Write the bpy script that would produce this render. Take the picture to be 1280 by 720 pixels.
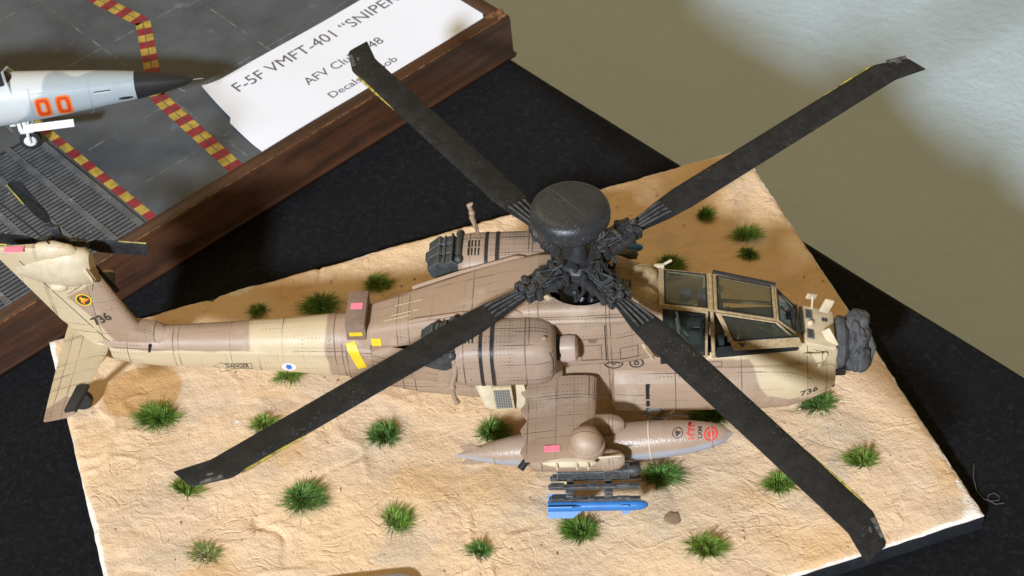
import bpy, bmesh, math, random
from mathutils import Vector, Matrix, noise
from mathutils.bvhtree import BVHTree

# ---------------------------------------------------------------- scene, camera, light
for o in list(bpy.data.objects):
    bpy.data.objects.remove(o, do_unlink=True)
scene = bpy.context.scene
COL = scene.collection
S = 1.0 / 48.0            # the helicopter is a 1/48 model: all numbers below are full-size metres, scaled by S
R = math.radians
random.seed(7)

def camera_basis(yaw, pitch, roll):
    d = Vector((math.sin(yaw) * math.cos(pitch), math.cos(yaw) * math.cos(pitch), math.sin(pitch)))
    r = d.cross(Vector((0, 0, 1))).normalized()
    u = r.cross(d)
    c, s = math.cos(roll), math.sin(roll)
    return c * r + s * u, -s * r + c * u, d
CAM_P = Vector((1.3643, -23.3922, 26.0592))
cr, cu, cd = camera_basis(-0.10639, -0.77214, -0.10088)
cam_data = bpy.data.cameras.new('camera')
cam = bpy.data.objects.new('camera', cam_data)
COL.objects.link(cam)
cam.matrix_world = Matrix(((cr.x, cu.x, -cd.x, CAM_P.x * S), (cr.y, cu.y, -cd.y, CAM_P.y * S), (cr.z, cu.z, -cd.z, CAM_P.z * S), (0, 0, 0, 1)))
cam_data.sensor_width = 36.0
cam_data.lens = 2482.98 / 1280 * 36.0
cam_data.clip_start = 0.01
cam_data.clip_end = 50
cam_data.dof.use_dof = True
cam_data.dof.focus_distance = 34.0 * S
cam_data.dof.aperture_fstop = 38.0
scene.camera = cam
scene.render.resolution_x, scene.render.resolution_y = 1280, 720

world = bpy.data.worlds.new('World')
scene.world = world
world.use_nodes = True
bg = world.node_tree.nodes['Background']
bg.inputs['Color'].default_value = (1.0, 0.72, 0.34, 1)      # warm room light
bg.inputs['Strength'].default_value = 0.33

def area_lamp(name, pos_u, target_u, size, power, color):
    l = bpy.data.lights.new(name, 'AREA'); l.shape = 'DISK'; l.size = size; l.energy = power; l.color = color
    o = bpy.data.objects.new(name, l); COL.objects.link(o)
    p, t = Vector(pos_u) * S, Vector(target_u) * S
    o.location = p; o.rotation_euler = (t - p).to_track_quat('-Z', 'Y').to_euler()
    return o
# daylight lamp high behind the photographer's shoulder
area_lamp('key_lamp', (-46, -146, 100), (0, 0, 0), 0.30, 262, (0.79, 0.88, 1.0))
# warm room lamp above and behind the models
area_lamp('room_lamp', (-40, 45, 90), (0, 0, 0), 0.9, 9, (1.0, 0.80, 0.50))

scene.view_settings.view_transform = 'Standard'
scene.view_settings.look = 'None'
scene.view_settings.exposure = 0.0
scene.view_settings.gamma = 1.0
scene.view_settings.use_curve_mapping = False

# ---------------------------------------------------------------- shader helpers
class X:
    """a float socket with arithmetic"""
    def __init__(self, nt, s): self.nt, self.s = nt, s
    def op(self, f, b=None, c=None):
        n = self.nt.nodes.new('ShaderNodeMath'); n.operation = f
        self.nt.links.new(self.s, n.inputs[0])
        for i, v in ((1, b), (2, c)):
            if v is None: continue
            if isinstance(v, X): self.nt.links.new(v.s, n.inputs[i])
            else: n.inputs[i].default_value = v
        return X(self.nt, n.outputs[0])
    def __add__(self, b): return self.op('ADD', b)
    def __sub__(self, b): return self.op('SUBTRACT', b)
    def __mul__(self, b): return self.op('MULTIPLY', b)
    def __truediv__(self, b): return self.op('DIVIDE', b)
    def abs(self): return self.op('ABSOLUTE')
    def min(self, b): return self.op('MINIMUM', b)
    def max(self, b): return self.op('MAXIMUM', b)
    def inv(self): return (self * -1.0) + 1.0
    def step(self, a, b):
        n = self.nt.nodes.new('ShaderNodeMapRange'); n.interpolation_type = 'SMOOTHSTEP'
        self.nt.links.new(self.s, n.inputs['Value'])
        lo, hi = (a, b) if a < b else (b, a)
        n.inputs['From Min'].default_value = lo; n.inputs['From Max'].default_value = hi
        if a > b: n.inputs['To Min'].default_value = 1; n.inputs['To Max'].default_value = 0
        return X(self.nt, n.outputs['Result'])

class Mat:
    def __init__(self, name, rough=0.6, spec=0.4):
        self.m = bpy.data.materials.new(name); self.m.use_nodes = True
        self.nt = self.m.node_tree
        self.b = self.nt.nodes['Principled BSDF']
        self.b.inputs['Roughness'].default_value = rough
        self.b.inputs['Specular IOR Level'].default_value = spec
        tc = self.nt.nodes.new('ShaderNodeTexCoord')
        self.obj = self.vscale(tc.outputs['Object'], (1 / S,) * 3)     # full-size metres
        uvn = self.nt.nodes.new('ShaderNodeUVMap'); self.uv = uvn.outputs['UV']
        self._xyz = None
    def vscale(self, sock, sc, off=(0, 0, 0), rot=(0, 0, 0)):
        n = self.nt.nodes.new('ShaderNodeMapping')
        n.inputs['Scale'].default_value = sc; n.inputs['Location'].default_value = off; n.inputs['Rotation'].default_value = rot
        self.nt.links.new(sock, n.inputs['Vector']); return n.outputs['Vector']
    def xyz(self, sock=None):
        n = self.nt.nodes.new('ShaderNodeSeparateXYZ'); self.nt.links.new(sock or self.obj, n.inputs[0])
        return [X(self.nt, n.outputs[i]) for i in range(3)]
    def noise(self, scale, detail=4, rough=0.55, vec=None, dist=0.0):
        n = self.nt.nodes.new('ShaderNodeTexNoise')
        n.inputs['Scale'].default_value = scale; n.inputs['Detail'].default_value = detail
        n.inputs['Roughness'].default_value = rough; n.inputs['Distortion'].default_value = dist
        self.nt.links.new(vec or self.obj, n.inputs['Vector'])
        return X(self.nt, n.outputs['Fac'])
    def voro(self, scale, feature='F1', rand=1.0, vec=None):
        n = self.nt.nodes.new('ShaderNodeTexVoronoi'); n.feature = feature
        n.inputs['Scale'].default_value = scale; n.inputs['Randomness'].default_value = rand
        self.nt.links.new(vec or self.obj, n.inputs['Vector'])
        return X(self.nt, n.outputs['Distance'])
    def warp(self, amount, scale):
        n = self.nt.nodes.new('ShaderNodeTexNoise'); n.inputs['Scale'].default_value = scale; n.inputs['Detail'].default_value = 2
        base_ = self.vscale(self.obj, (1, 1, 1), (-amount / 2,) * 3)
        self.nt.links.new(self.obj, n.inputs['Vector'])
        a = self.nt.nodes.new('ShaderNodeVectorMath'); a.operation = 'MULTIPLY_ADD'
        self.nt.links.new(n.outputs['Color'], a.inputs[0]); a.inputs[1].default_value = (amount,) * 3
        self.nt.links.new(base_, a.inputs[2]); return a.outputs[0]
    def rgb(self, c):
        n = self.nt.nodes.new('ShaderNodeRGB'); n.outputs[0].default_value = (*c, 1); return n.outputs[0]
    def mix(self, f, a, b, mode='MIX'):
        n = self.nt.nodes.new('ShaderNodeMix'); n.data_type = 'RGBA'; n.blend_type = mode
        if isinstance(f, X): self.nt.links.new(f.s, n.inputs[0])
        else: n.inputs[0].default_value = f
        for i, v in ((6, a), (7, b)):
            if isinstance(v, tuple): n.inputs[i].default_value = (*v, 1)
            else: self.nt.links.new(v, n.inputs[i])
        return n.outputs[2]
    def color(self, sock):
        if isinstance(sock, tuple): self.b.inputs['Base Color'].default_value = (*sock, 1)
        else: self.nt.links.new(sock, self.b.inputs['Base Color'])
    def rough(self, x): self.nt.links.new(x.s, self.b.inputs['Roughness'])
    def bump(self, h, dist, strength=1.0):
        n = self.nt.nodes.new('ShaderNodeBump'); n.inputs['Distance'].default_value = dist * S; n.inputs['Strength'].default_value = strength
        self.nt.links.new(h.s, n.inputs['Height']); self.nt.links.new(n.outputs[0], self.b.inputs['Normal'])

TAN = (0.53, 0.42, 0.265)
BROWN = (0.335, 0.232, 0.160)

def panel_wash(M, col, w=1.1, h=0.42, rivets=True, amount=0.75, off=(0, 0, 0)):
    """thin dark panel lines, rivet rows and grime as on a washed kit"""
    uv = M.vscale(M.uv, (1, 1, 1), off)
    u0, v0, _ = M.xyz(uv)
    jog = (M.noise(0.9, 1) - 0.5) * 0.02
    def lines(c, period, shift, half=0.0055):
        return (((c + jog + shift) * (1 / period)).op('FRACT') - 0.5).abs().step(half * 2.2 / period, half * 0.6 / period)
    m1 = M.noise(0.8, 1, 0.4, M.vscale(M.obj, (1, 1, 1), (3, 1, 7))).step(0.44, 0.50)
    m2 = M.noise(0.7, 1, 0.4, M.vscale(M.obj, (1, 1, 1), (8, 5, 2))).step(0.47, 0.53)
    line = lines(u0, w, 0.13).max(lines(u0, w * 1.62, 0.41) * m1).max(lines(v0, h * 1.5, 0.07) * m2).max(lines(v0, h * 2.35, 0.2) * m1)
    fade = M.noise(2.3, 2).step(0.34, 0.60)
    line = line * (fade * 0.75 + 0.25) * amount
    if rivets:
        u, v = u0, v0
        a = ((u * (1 / 0.062)).op('FRACT') - 0.5) * 0.062
        b = ((v * (1 / (h / 2))).op('FRACT') - 0.5) * (h / 2)
        d = (a * a + b * b).op('SQRT')
        rv = d.step(0.017, 0.008) * M.noise(1.1, 2).step(0.42, 0.52)
        a2 = ((u * (1 / (w / 2))).op('FRACT') - 0.5) * (w / 2)
        b2 = ((v * (1 / 0.062)).op('FRACT') - 0.5) * 0.062
        d2 = (a2 * a2 + b2 * b2).op('SQRT')
        rv2 = d2.step(0.017, 0.008) * M.noise(0.9, 2).step(0.42, 0.52)
        line = line.max((rv.max(rv2)) * (fade * 0.55 + 0.1) * amount)
    col = M.mix(M.noise(1.6, 5, 0.65).step(0.35, 0.75) * 0.22, col, (0.86, 0.78, 0.64), 'MULTIPLY')
    col = M.mix(M.noise(1.1, 6, 0.7, M.vscale(M.obj, (1, 1, 1), (6, 2, 5))).step(0.52, 0.72) * 0.22, col, (0.72, 0.62, 0.52))
    col = M.mix(M.noise(9, 3, 0.6).step(0.55, 0.8) * 0.3, col, (0.75, 0.68, 0.6), 'MULTIPLY')
    M.color(M.mix(line, col, (0.05, 0.035, 0.025)))
    M.bump(line * -1.0 + M.noise(60, 2) * 0.12, 0.012, 0.6)
    M.rough(M.noise(3, 3) * 0.25 + 0.38)

def paint(name, mask=None, a=TAN, b=BROWN, **k):
    M = Mat(name, 0.5, 0.42)
    if mask is None: col = M.rgb(a)
    else:
        wv = M.warp(0.22, 1.1)
        col = M.mix(mask(*M.xyz(wv)), a, b)
    panel_wash(M, col, **k)
    return M.m

def simple(name, c, rough=0.6, spec=0.4, var=0.25, scale=6, c2=None, speck=None, metal=0.0, bump=0.0, bscale=40):
    M = Mat(name, rough, spec)
    c2 = c2 or tuple(v * 0.6 for v in c)
    col = M.mix(M.noise(scale, 5, 0.6).step(0.35, 0.7) * var * 2, c, c2)
    if speck:
        sc, th, sc_col, amt = speck
        sp = M.noise(sc, 2, 0.5).step(th, th + 0.05) * M.noise(1.1, 3).step(0.45, 0.68) * amt
        col = M.mix(sp, col, sc_col)
    M.color(col)
    M.b.inputs['Metallic'].default_value = metal
    if bump: M.bump(M.noise(bscale, 3), bump)
    return M.m

SOFT = 0.035
def fus_mask(x, y, z):
    mid = x.step(-4.35, -4.30) * x.step(1.55, 1.50)                 # centre section brown
    low = (x + z * 0.5).step(3.74, 3.68) * z.step(1.98, 1.92)                   # cheek, back half
    strip = (z + (x - 2.9) * 0.35).step(1.42, 1.37) * x.step(0.3, 0.4) * x.step(4.0, 3.95) * z.step(1.5, 1.45)
    return mid.max(low).max(strip)
def boom_mask(x, y, z):
    top = x.step(-5.62, -5.68) * (z + y.abs() * 0.0).step(2.13, 2.17)
    fwd = x.step(-4.35, -4.30)
    return top.max(fwd)
def fin_mask(x, y, z):
    f = (x + z * 0.57)                                                # runs along the sweep
    return f.step(-6.70, -6.64) * (z - x * 0.76).step(9.86, 9.80)
def stab_mask(x, y, z): return (y.abs() + (x + 8.7).abs() * -0.5).step(1.18, 1.22)

M_FUS = paint('camouflage_fuselage', fus_mask)
M_BOOM = paint('camouflage_boom', boom_mask, w=0.9, h=0.3)
M_FIN = paint('camouflage_fin', fin_mask, w=0.7, h=0.5)
M_STAB = paint('camouflage_stabilator', stab_mask, w=0.55, h=0.4)
M_TAN = paint('tan_paint', w=0.6, h=0.36)
M_BROWN = paint('brown_paint', a=BROWN)
M_WING = paint('brown_wing_paint', a=BROWN, w=0.62, h=0.3)
M_ENGINE = paint('brown_engine_paint', a=(0.335, 0.24, 0.178), w=0.5, h=0.24, amount=0.9)
M_CREAM = simple('cream_paint', (0.58, 0.475, 0.32), 0.5, var=0.2)
M_FRAME = simple('canopy_frame_paint', (0.42, 0.31, 0.17), 0.5, var=0.3, scale=16, c2=(0.20, 0.12, 0.06))
def tank_paint():
    M = Mat('tank_paint', 0.3, 0.5)
    x, y, z = M.xyz(M.warp(0.08, 2))
    low = (z - x * 0.091).step(1.21, 1.11)
    col = M.mix(low, (0.345, 0.245, 0.175), (0.33, 0.34, 0.39))
    col = M.mix(M.noise(2.5, 5, 0.65).step(0.4, 0.75) * 0.3, col, (0.7, 0.62, 0.55), 'MULTIPLY')
    M.color(col); M.bump(M.noise(30, 3), 0.012, 0.5)
    M.rough(M.noise(7, 3) * 0.25 + 0.2)
    return M.m
M_TANK = tank_paint()
M_BLADE = simple('rotor_blade_black', (0.013, 0.0135, 0.014), 0.55, 0.22, var=0.35, scale=5, c2=(0.027, 0.027, 0.027), speck=(28, 0.62, (0.12, 0.115, 0.10), 0.65), bump=0.01, bscale=30)
M_BLACK = simple('black_paint', (0.022, 0.022, 0.023), 0.5, var=0.2)
M_DARK = simple('dark_interior', (0.012, 0.012, 0.013), 0.8, var=0.2)
M_COCKPIT = simple('cockpit_grey', (0.035, 0.04, 0.042), 0.6, var=0.3)
M_GUN = simple('dry_brushed_gunmetal', (0.020, 0.0205, 0.0215), 0.45, 0.5, var=0.4, scale=6, c2=(0.042, 0.043, 0.045))
M_DOME = simple('radome_black', (0.022, 0.0235, 0.026), 0.36, 0.45, var=0.2, scale=3, c2=(0.05, 0.05, 0.05), speck=(22, 0.63, (0.17, 0.17, 0.16), 0.55), bump=0.006)
M_RACK = simple('launcher_grey', (0.075, 0.078, 0.078), 0.5, var=0.5, scale=10, c2=(0.03, 0.03, 0.03))
M_BLUE = simple('blue_missile_paint', (0.030, 0.165, 0.44), 0.42, 0.45, var=0.3, c2=(0.025, 0.12, 0.34))
M_YELLOW = simple('yellow_paint', (0.75, 0.50, 0.02), 0.5, var=0.15, c2=(0.6, 0.36, 0.02))
M_OCHRE = simple('worn_yellow_edge', (0.50, 0.40, 0.06), 0.55, var=0.5, scale=9, c2=(0.12, 0.10, 0.04))
M_PINK = simple('pink_formation_light', (0.85, 0.22, 0.30), 0.5, var=0.08)
M_DECAL = simple('black_decal', (0.05, 0.04, 0.035), 0.6, var=0.2)
M_DECALB = simple('blue_decal', (0.03, 0.15, 0.45), 0.6, var=0.1)
M_DECALW = simple('white_decal', (0.8, 0.78, 0.72), 0.6, var=0.08)
M_DECALR = simple('red_decal', (0.62, 0.05, 0.04), 0.6, var=0.2)
M_ORANGE = simple('orange_decal', (0.8, 0.25, 0.02), 0.6, var=0.2)
M_SILVER = simple('worn_metal', (0.23, 0.23, 0.22), 0.45, var=0.3, metal=0.2)
M_COVER = simple('grey_cover_cloth', (0.088, 0.088, 0.087), 0.75, 0.25, var=0.4, scale=5, c2=(0.045, 0.046, 0.05), bump=0.02, bscale=12)
M_RUBBER = simple('tyre_rubber', (0.02, 0.02, 0.02), 0.8, var=0.2)
M_EXHAUST = simple('exhaust_black', (0.03, 0.034, 0.036), 0.5, var=0.5, scale=9, c2=(0.06, 0.064, 0.064))

def glass():
    m = bpy.data.materials.new('canopy_glass'); m.use_nodes = True; nt = m.node_tree
    nt.nodes.remove(nt.nodes['Principled BSDF']); out = nt.nodes['Material Output']
    t = nt.nodes.new('ShaderNodeBsdfTransparent'); t.inputs[0].default_value = (0.88, 0.92, 0.90, 1)
    g = nt.nodes.new('ShaderNodeBsdfGlossy'); g.inputs['Roughness'].default_value = 0.06; g.inputs[0].default_value = (0.9, 0.95, 1, 1)
    d = nt.nodes.new('ShaderNodeBsdfDiffuse'); d.inputs[0].default_value = (0.22, 0.24, 0.22, 1)
    lw = nt.nodes.new('ShaderNodeLayerWeight'); lw.inputs[0].default_value = 0.5
    p5 = nt.nodes.new('ShaderNodeMath'); p5.operation = 'POWER'; p5.inputs[1].default_value = 4.0; nt.links.new(lw.outputs['Facing'], p5.inputs[0])
    f = nt.nodes.new('ShaderNodeMath'); f.operation = 'MULTIPLY_ADD'; f.inputs[1].default_value = 0.9; f.inputs[2].default_value = 0.05; nt.links.new(p5.outputs[0], f.inputs[0])
    a = nt.nodes.new('ShaderNodeMixShader'); b = nt.nodes.new('ShaderNodeMixShader'); b.inputs[0].default_value = 0.045
    nt.links.new(t.outputs[0], b.inputs[1]); nt.links.new(d.outputs[0], b.inputs[2])
    nt.links.new(f.outputs[0], a.inputs[0]); nt.links.new(b.outputs[0], a.inputs[1]); nt.links.new(g.outputs[0], a.inputs[2])
    nt.links.new(a.outputs[0], out.inputs[0])
    return m
M_GLASS = glass()

# dry-brushed paint on the edges of the mechanical parts
EDGE_OF = {M_GUN.name: simple('dry_brush_edge', (0.12, 0.122, 0.125), 0.5, var=.5, scale=9, c2=(.03, .03, .03)), M_RACK.name: simple('launcher_edge', (0.17, 0.172, 0.165), 0.5, var=.5, scale=9, c2=(.06, .06, .06)), M_EXHAUST.name: simple('exhaust_edge', (0.13, 0.135, 0.135), 0.5, var=.5, scale=9, c2=(.04, .04, .04))}
# ---------------------------------------------------------------- mesh helpers
def empty(name, loc_u, label=None, cat=None, group=None):
    o = bpy.data.objects.new(name, None); COL.objects.link(o); o.location = Vector(loc_u) * S
    o.empty_display_size = 0.01
    tag(o, label, cat, group); return o
def tag(o, label=None, cat=None, group=None, kind=None):
    for k, v in (('label', label), ('category', cat), ('group', group), ('kind', kind)):
        if v: o[k] = v
    return o
def origin_of(o):
    v = Vector((0, 0, 0))
    while o is not None: v = v + o.location; o = o.parent
    return v

class MB:
    def __init__(self): self.v, self.f, self.m, self.mi = [], [], [], 0
    def add(self, vs, fs):
        n = len(self.v); self.v += [Vector(p) for p in vs]
        for f in fs: self.f.append([n + i for i in f]); self.m.append(self.mi)
        return self
    def box(self, c, s, rot=None, taper=None):
        x, y, z = s[0] / 2, s[1] / 2, s[2] / 2
        t = taper or (1, 1)
        p = [Vector((a * x * (t[0] if k > 0 else 1), b * y * (t[1] if k > 0 else 1), k * z)) for k in (-1, 1) for a, b in ((-1, -1), (1, -1), (1, 1), (-1, 1))]
        if rot is not None: p = [rot @ q for q in p]
        c = Vector(c)
        return self.add([q + c for q in p], [(3, 2, 1, 0), (4, 5, 6, 7), (0, 1, 5, 4), (1, 2, 6, 5), (2, 3, 7, 6), (3, 0, 4, 7)])
    def rings(self, rs, cap0=True, cap1=True):
        n = len(rs[0]); vs = [p for r in rs for p in r]; fs = []
        for i in range(len(rs) - 1):
            for j in range(n):
                k = (j + 1) % n
                fs.append((i * n + j, i * n + k, (i + 1) * n + k, (i + 1) * n + j))
        if cap0: fs.append(tuple(reversed(range(n))))
        if cap1: fs.append(tuple((len(rs) - 1) * n + j for j in range(n)))
        return self.add(vs, fs)
    def lathe(self, o, d, prof, n=24, caps=True):
        d = Vector(d).normalized(); a = d.orthogonal().normalized(); b = d.cross(a); o = Vector(o)
        rs = [[o + d * h + (a * math.cos(2 * math.pi * j / n) + b * math.sin(2 * math.pi * j / n)) * max(r, 1e-4) for j in range(n)] for h, r in prof]
        return self.rings(rs, caps, caps)
    def cyl(self, p0, p1, r0, r1=None, n=12):
        p0, p1 = Vector(p0), Vector(p1); L = (p1 - p0).length
        if n > 6: n = max(n, 14)
        return self.lathe(p0, p1 - p0, [(0, r0), (L, r0 if r1 is None else r1)], n)
    def tube(self, pts, r, n=8):
        pts = [Vector(p) for p in pts]; rs = []
        ref = None
        for i, p in enumerate(pts):
            t = (pts[min(i + 1, len(pts) - 1)] - pts[max(i - 1, 0)]).normalized()
            if ref is None: ref = t.orthogonal().normalized()
            a = (ref - t * ref.dot(t)).normalized(); b = t.cross(a); ref = a
            rr = r[i] if isinstance(r, (list, tuple)) else r
            rs.append([p + (a * math.cos(2 * math.pi * j / n) + b * math.sin(2 * math.pi * j / n)) * rr for j in range(n)])
        return self.rings(rs)
    def sphere(self, c, r, nu=20, nv=12, fn=None):
        if not isinstance(r, (tuple, list)): r = (r, r, r)
        c = Vector(c); rs = []
        for i in range(nv + 1):
            th = math.pi * i / nv; th = min(max(th, 0.02), math.pi - 0.02)
            row = []
            for j in range(nu):
                q = Vector((math.sin(th) * math.cos(2 * math.pi * j / nu), math.sin(th) * math.sin(2 * math.pi * j / nu), -math.cos(th)))
                k = fn(q) if fn else 1.0
                row.append(c + Vector((q.x * r[0], q.y * r[1], q.z * r[2])) * k)
            rs.append(row)
        return self.rings(rs)
    def prism(self, pts, d):
        d = Vector(d); n = len(pts); pts = [Vector(p) for p in pts]
        vs = pts + [p + d for p in pts]
        fs = [tuple(reversed(range(n))), tuple(range(n, 2 * n))] + [(i, (i + 1) % n, n + (i + 1) % n, n + i) for i in range(n)]
        return self.add(vs, fs)
    def build(self, name, mats, parent=None, bevel=0, angle=35, seg=2, loc=None, kind=None, edge=None):
        me = bpy.data.meshes.new(name)
        off = origin_of(parent) if parent is not None else Vector((0, 0, 0))
        own = Vector(loc) * S if loc is not None else Vector((0, 0, 0))
        me.from_pydata([p * S - off - own for p in self.v], [], self.f)
        if not isinstance(mats, (list, tuple)): mats = [mats]
        if edge is None and len(mats) == 1 and mats[0].name in EDGE_OF: edge = EDGE_OF[mats[0].name]
        if edge is not None: mats = list(mats) + [edge]
        for m in mats: me.materials.append(m)
        me.polygons.foreach_set('material_index', self.m)
        bm = bmesh.new(); bm.from_mesh(me)
        bmesh.ops.recalc_face_normals(bm, faces=bm.faces)
        if bevel:
            es = [e for e in bm.edges if len(e.link_faces) == 2 and e.calc_face_angle(0) > R(40)]
            bmesh.ops.bevel(bm, geom=es, offset=bevel * S, segments=seg, affect='EDGES', clamp_overlap=True, profile=0.6, material=(len(mats) - 1 if edge is not None else -1))
        uv = bm.loops.layers.uv.new('UVMap')
        for f in bm.faces:
            n = f.normal; ax = max(range(3), key=lambda i: abs(n[i]))
            for l in f.loops:
                p = (l.vert.co + off + own) / S
                l[uv].uv = (p.y, p.z) if ax == 0 else ((p.x, p.z + 0.11) if ax == 1 else (p.x, p.y))
        bm.to_mesh(me); bm.free()
        me.polygons.foreach_set('use_smooth', [True] * len(me.polygons))
        me.set_sharp_from_angle(angle=R(angle))
        o = bpy.data.objects.new(name, me); COL.objects.link(o)
        if loc is not None: o.location = own
        if parent is not None: o.parent = parent
        if kind: o['kind'] = kind
        return o

def cut(o, cutter_mb):
    """cut a real hole"""
    c = cutter_mb.build('cutter', M_DARK)
    c.location = -origin_of(o.parent) if o.parent else Vector((0, 0, 0))
    md = o.modifiers.new('b', 'BOOLEAN'); md.operation = 'DIFFERENCE'; md.object = c; md.solver = 'EXACT'
    c.matrix_world = Matrix.Identity(4)
    bpy.context.view_layer.update()
    dg = bpy.context.evaluated_depsgraph_get()
    me = bpy.data.meshes.new_from_object(o.evaluated_get(dg))
    o.modifiers.clear(); old = o.data; o.data = me; me.name = old.name
    me.set_sharp_from_angle(angle=R(35))
    cm = c.data; bpy.data.objects.remove(c); bpy.data.meshes.remove(cm)

def text_mesh(txt, size, bold=0.0, res=3):
    """flat lettering as (verts2d, faces); baseline left at 0,0"""
    cu_ = bpy.data.curves.new('lettering', 'FONT'); cu_.body = txt; cu_.size = size; cu_.resolution_u = res; cu_.offset = bold
    o = bpy.data.objects.new('lettering', cu_); COL.objects.link(o)
    bpy.context.view_layer.update()
    dg = bpy.context.evaluated_depsgraph_get()
    me = bpy.data.meshes.new_from_object(o.evaluated_get(dg))
    vs = [Vector((v.co.x, v.co.y)) for v in me.vertices]; fs = [tuple(p.vertices) for p in me.polygons]
    bpy.data.objects.remove(o); bpy.data.curves.remove(cu_); bpy.data.meshes.remove(me)
    return vs, fs
def shape_disc(r0, r1, n=28):
    vs = [Vector((math.cos(2 * math.pi * j / n) * r, math.sin(2 * math.pi * j / n) * r)) for r in (max(r0, 1e-3), r1) for j in range(n)]
    return vs, [(j, (j + 1) % n, n + (j + 1) % n, n + j) for j in range(n)] + ([tuple(range(n))] if r0 == 0 else [])
def shape_rect(x0, y0, x1, y1, nx=6, ny=4):
    vs = [Vector((x0 + (x1 - x0) * i / nx, y0 + (y1 - y0) * j / ny)) for j in range(ny + 1) for i in range(nx + 1)]
    return vs, [(j * (nx + 1) + i, j * (nx + 1) + i + 1, (j + 1) * (nx + 1) + i + 1, (j + 1) * (nx + 1) + i) for j in range(ny) for i in range(nx)]
def shape_poly(pts): return [Vector(p) for p in pts], [tuple(range(len(pts)))]

def tree_of(objs):
    vs, fs = [], []
    for o in objs:
        off = origin_of(o.parent) if o.parent else Vector((0, 0, 0)); off = off + o.location
        n = len(vs); vs += [(v.co + off) / S for v in o.data.vertices]; fs += [[n + i for i in p.vertices] for p in o.data.polygons]
    return BVHTree.FromPolygons(vs, fs)
def decal(name, shp, mat, parent, tree, org, u, v, lift=0.008, subdiv=0):
    """print a flat shape onto a surface: project along the decal's normal"""
    vs, fs = shp
    u, v = Vector(u).normalized(), Vector(v).normalized(); n = u.cross(v).normalized(); org = Vector(org)
    bm = bmesh.new()
    bv = [bm.verts.new((p.x, p.y, 0)) for p in vs]
    for f in fs:
        try: bm.faces.new([bv[i] for i in f])
        except ValueError: pass
    if subdiv:
        bmesh.ops.triangulate(bm, faces=bm.faces)
        bmesh.ops.subdivide_edges(bm, edges=bm.edges, cuts=subdiv, use_grid_fill=True)
    out = MB()
    vv = []
    bm.verts.ensure_lookup_table(); bm.verts.index_update()
    for w in bm.verts:
        p = org + u * w.co.x + v * w.co.y
        h = tree.ray_cast(p + n * 1.0, -n, 3.0)
        vv.append((h[0] + n * lift) if h[0] is not None else p)
    out.add(vv, [[w.index for w in f.verts] for f in bm.faces]); bm.free()
    o = out.build(name, mat, parent); return o

def sgnpow(a, e): return math.copysign(abs(a) ** e, a)
def ring_super(x, zb, zt, w, n=4.0, N=36, yc=0.0):
    zc, h = (zb + zt) / 2, (zt - zb) / 2
    return [Vector((x, yc + w * sgnpow(math.cos(t), 2 / n), zc + h * sgnpow(math.sin(t), 2 / n))) for t in [2 * math.pi * j / N for j in range(N)]]
def ring_round(pts, x, rad=0.08, seg=4):
    """rounded polygon (y,z) at station x"""
    out = []; n = len(pts)
    for i in range(n):
        a, b, c = [Vector(pts[(i + k) % n]) for k in (-1, 0, 1)]
        u, w = (a - b), (c - b)
        r = min(rad, u.length * 0.45, w.length * 0.45)
        p, q = b + u.normalized() * r, b + w.normalized() * r
        for k in range(seg + 1):
            t = k / seg
            s_ = p * (1 - t) ** 2 + b * 2 * t * (1 - t) + q * t * t
            out.append(Vector((x, s_.x, s_.y)))
    return out

# ---------------------------------------------------------------- setting: floor, table cloth
TZ = -0.40                                   # top of the black cloth
E1 = Vector((0.714, 0.700, 0)).normalized()  # across the table edge
E2 = Vector((-0.700, 0.714, 0)).normalized() # along the table edge
EDGE = 6.36
def floor_material():
    M = Mat('pale_floor', 0.9, 0.2)
    a = M.noise(0.16, 5, 0.6); b = M.noise(1.1, 6, 0.65)
    col = M.mix(a.step(0.35, 0.65), (0.43, 0.52, 0.57), (0.46, 0.54, 0.58))
    col = M.mix(b.step(0.4, 0.75) * 0.12, col, (0.8, 0.8, 0.77), 'MULTIPLY')
    M.color(col); M.bump(M.noise(2.6, 5, 0.65), 0.10, 0.6)
    return M.m
mb = MB(); mb.add([(-190, -190, -10.2), (190, -190, -10.2), (190, 190, -10.2), (-190, 190, -10.2)], [(0, 1, 2, 3)])
tag(mb.build('floor', floor_material()), 'pale floor far below the table', 'floor', kind='structure')

def felt_material():
    M = Mat('black_felt', 0.95, 0.15)
    n1 = M.noise(7.5, 5, 0.75, dist=0.8); n2 = M.noise(1.2, 3)
    col = M.mix(n1.step(0.46, 0.70), (0.0028, 0.0028, 0.0034), (0.014, 0.014, 0.0175))
    col = M.mix(n2.step(0.4, 0.7) * 0.4, col, (0.006, 0.0056, 0.006))
    sp = M.noise(15, 2).step(0.72, 0.76) * 0.5
    M.color(M.mix(sp, col, (0.024, 0.024, 0.028)))
    M.b.inputs['Sheen Weight'].default_value = 0.02
    M.b.inputs['Sheen Roughness'].default_value = 0.6
    M.bump(n1 + M.noise(22, 3) * 0.5, 0.05, 0.9)
    return M.m
M_FELT = felt_material()
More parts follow.
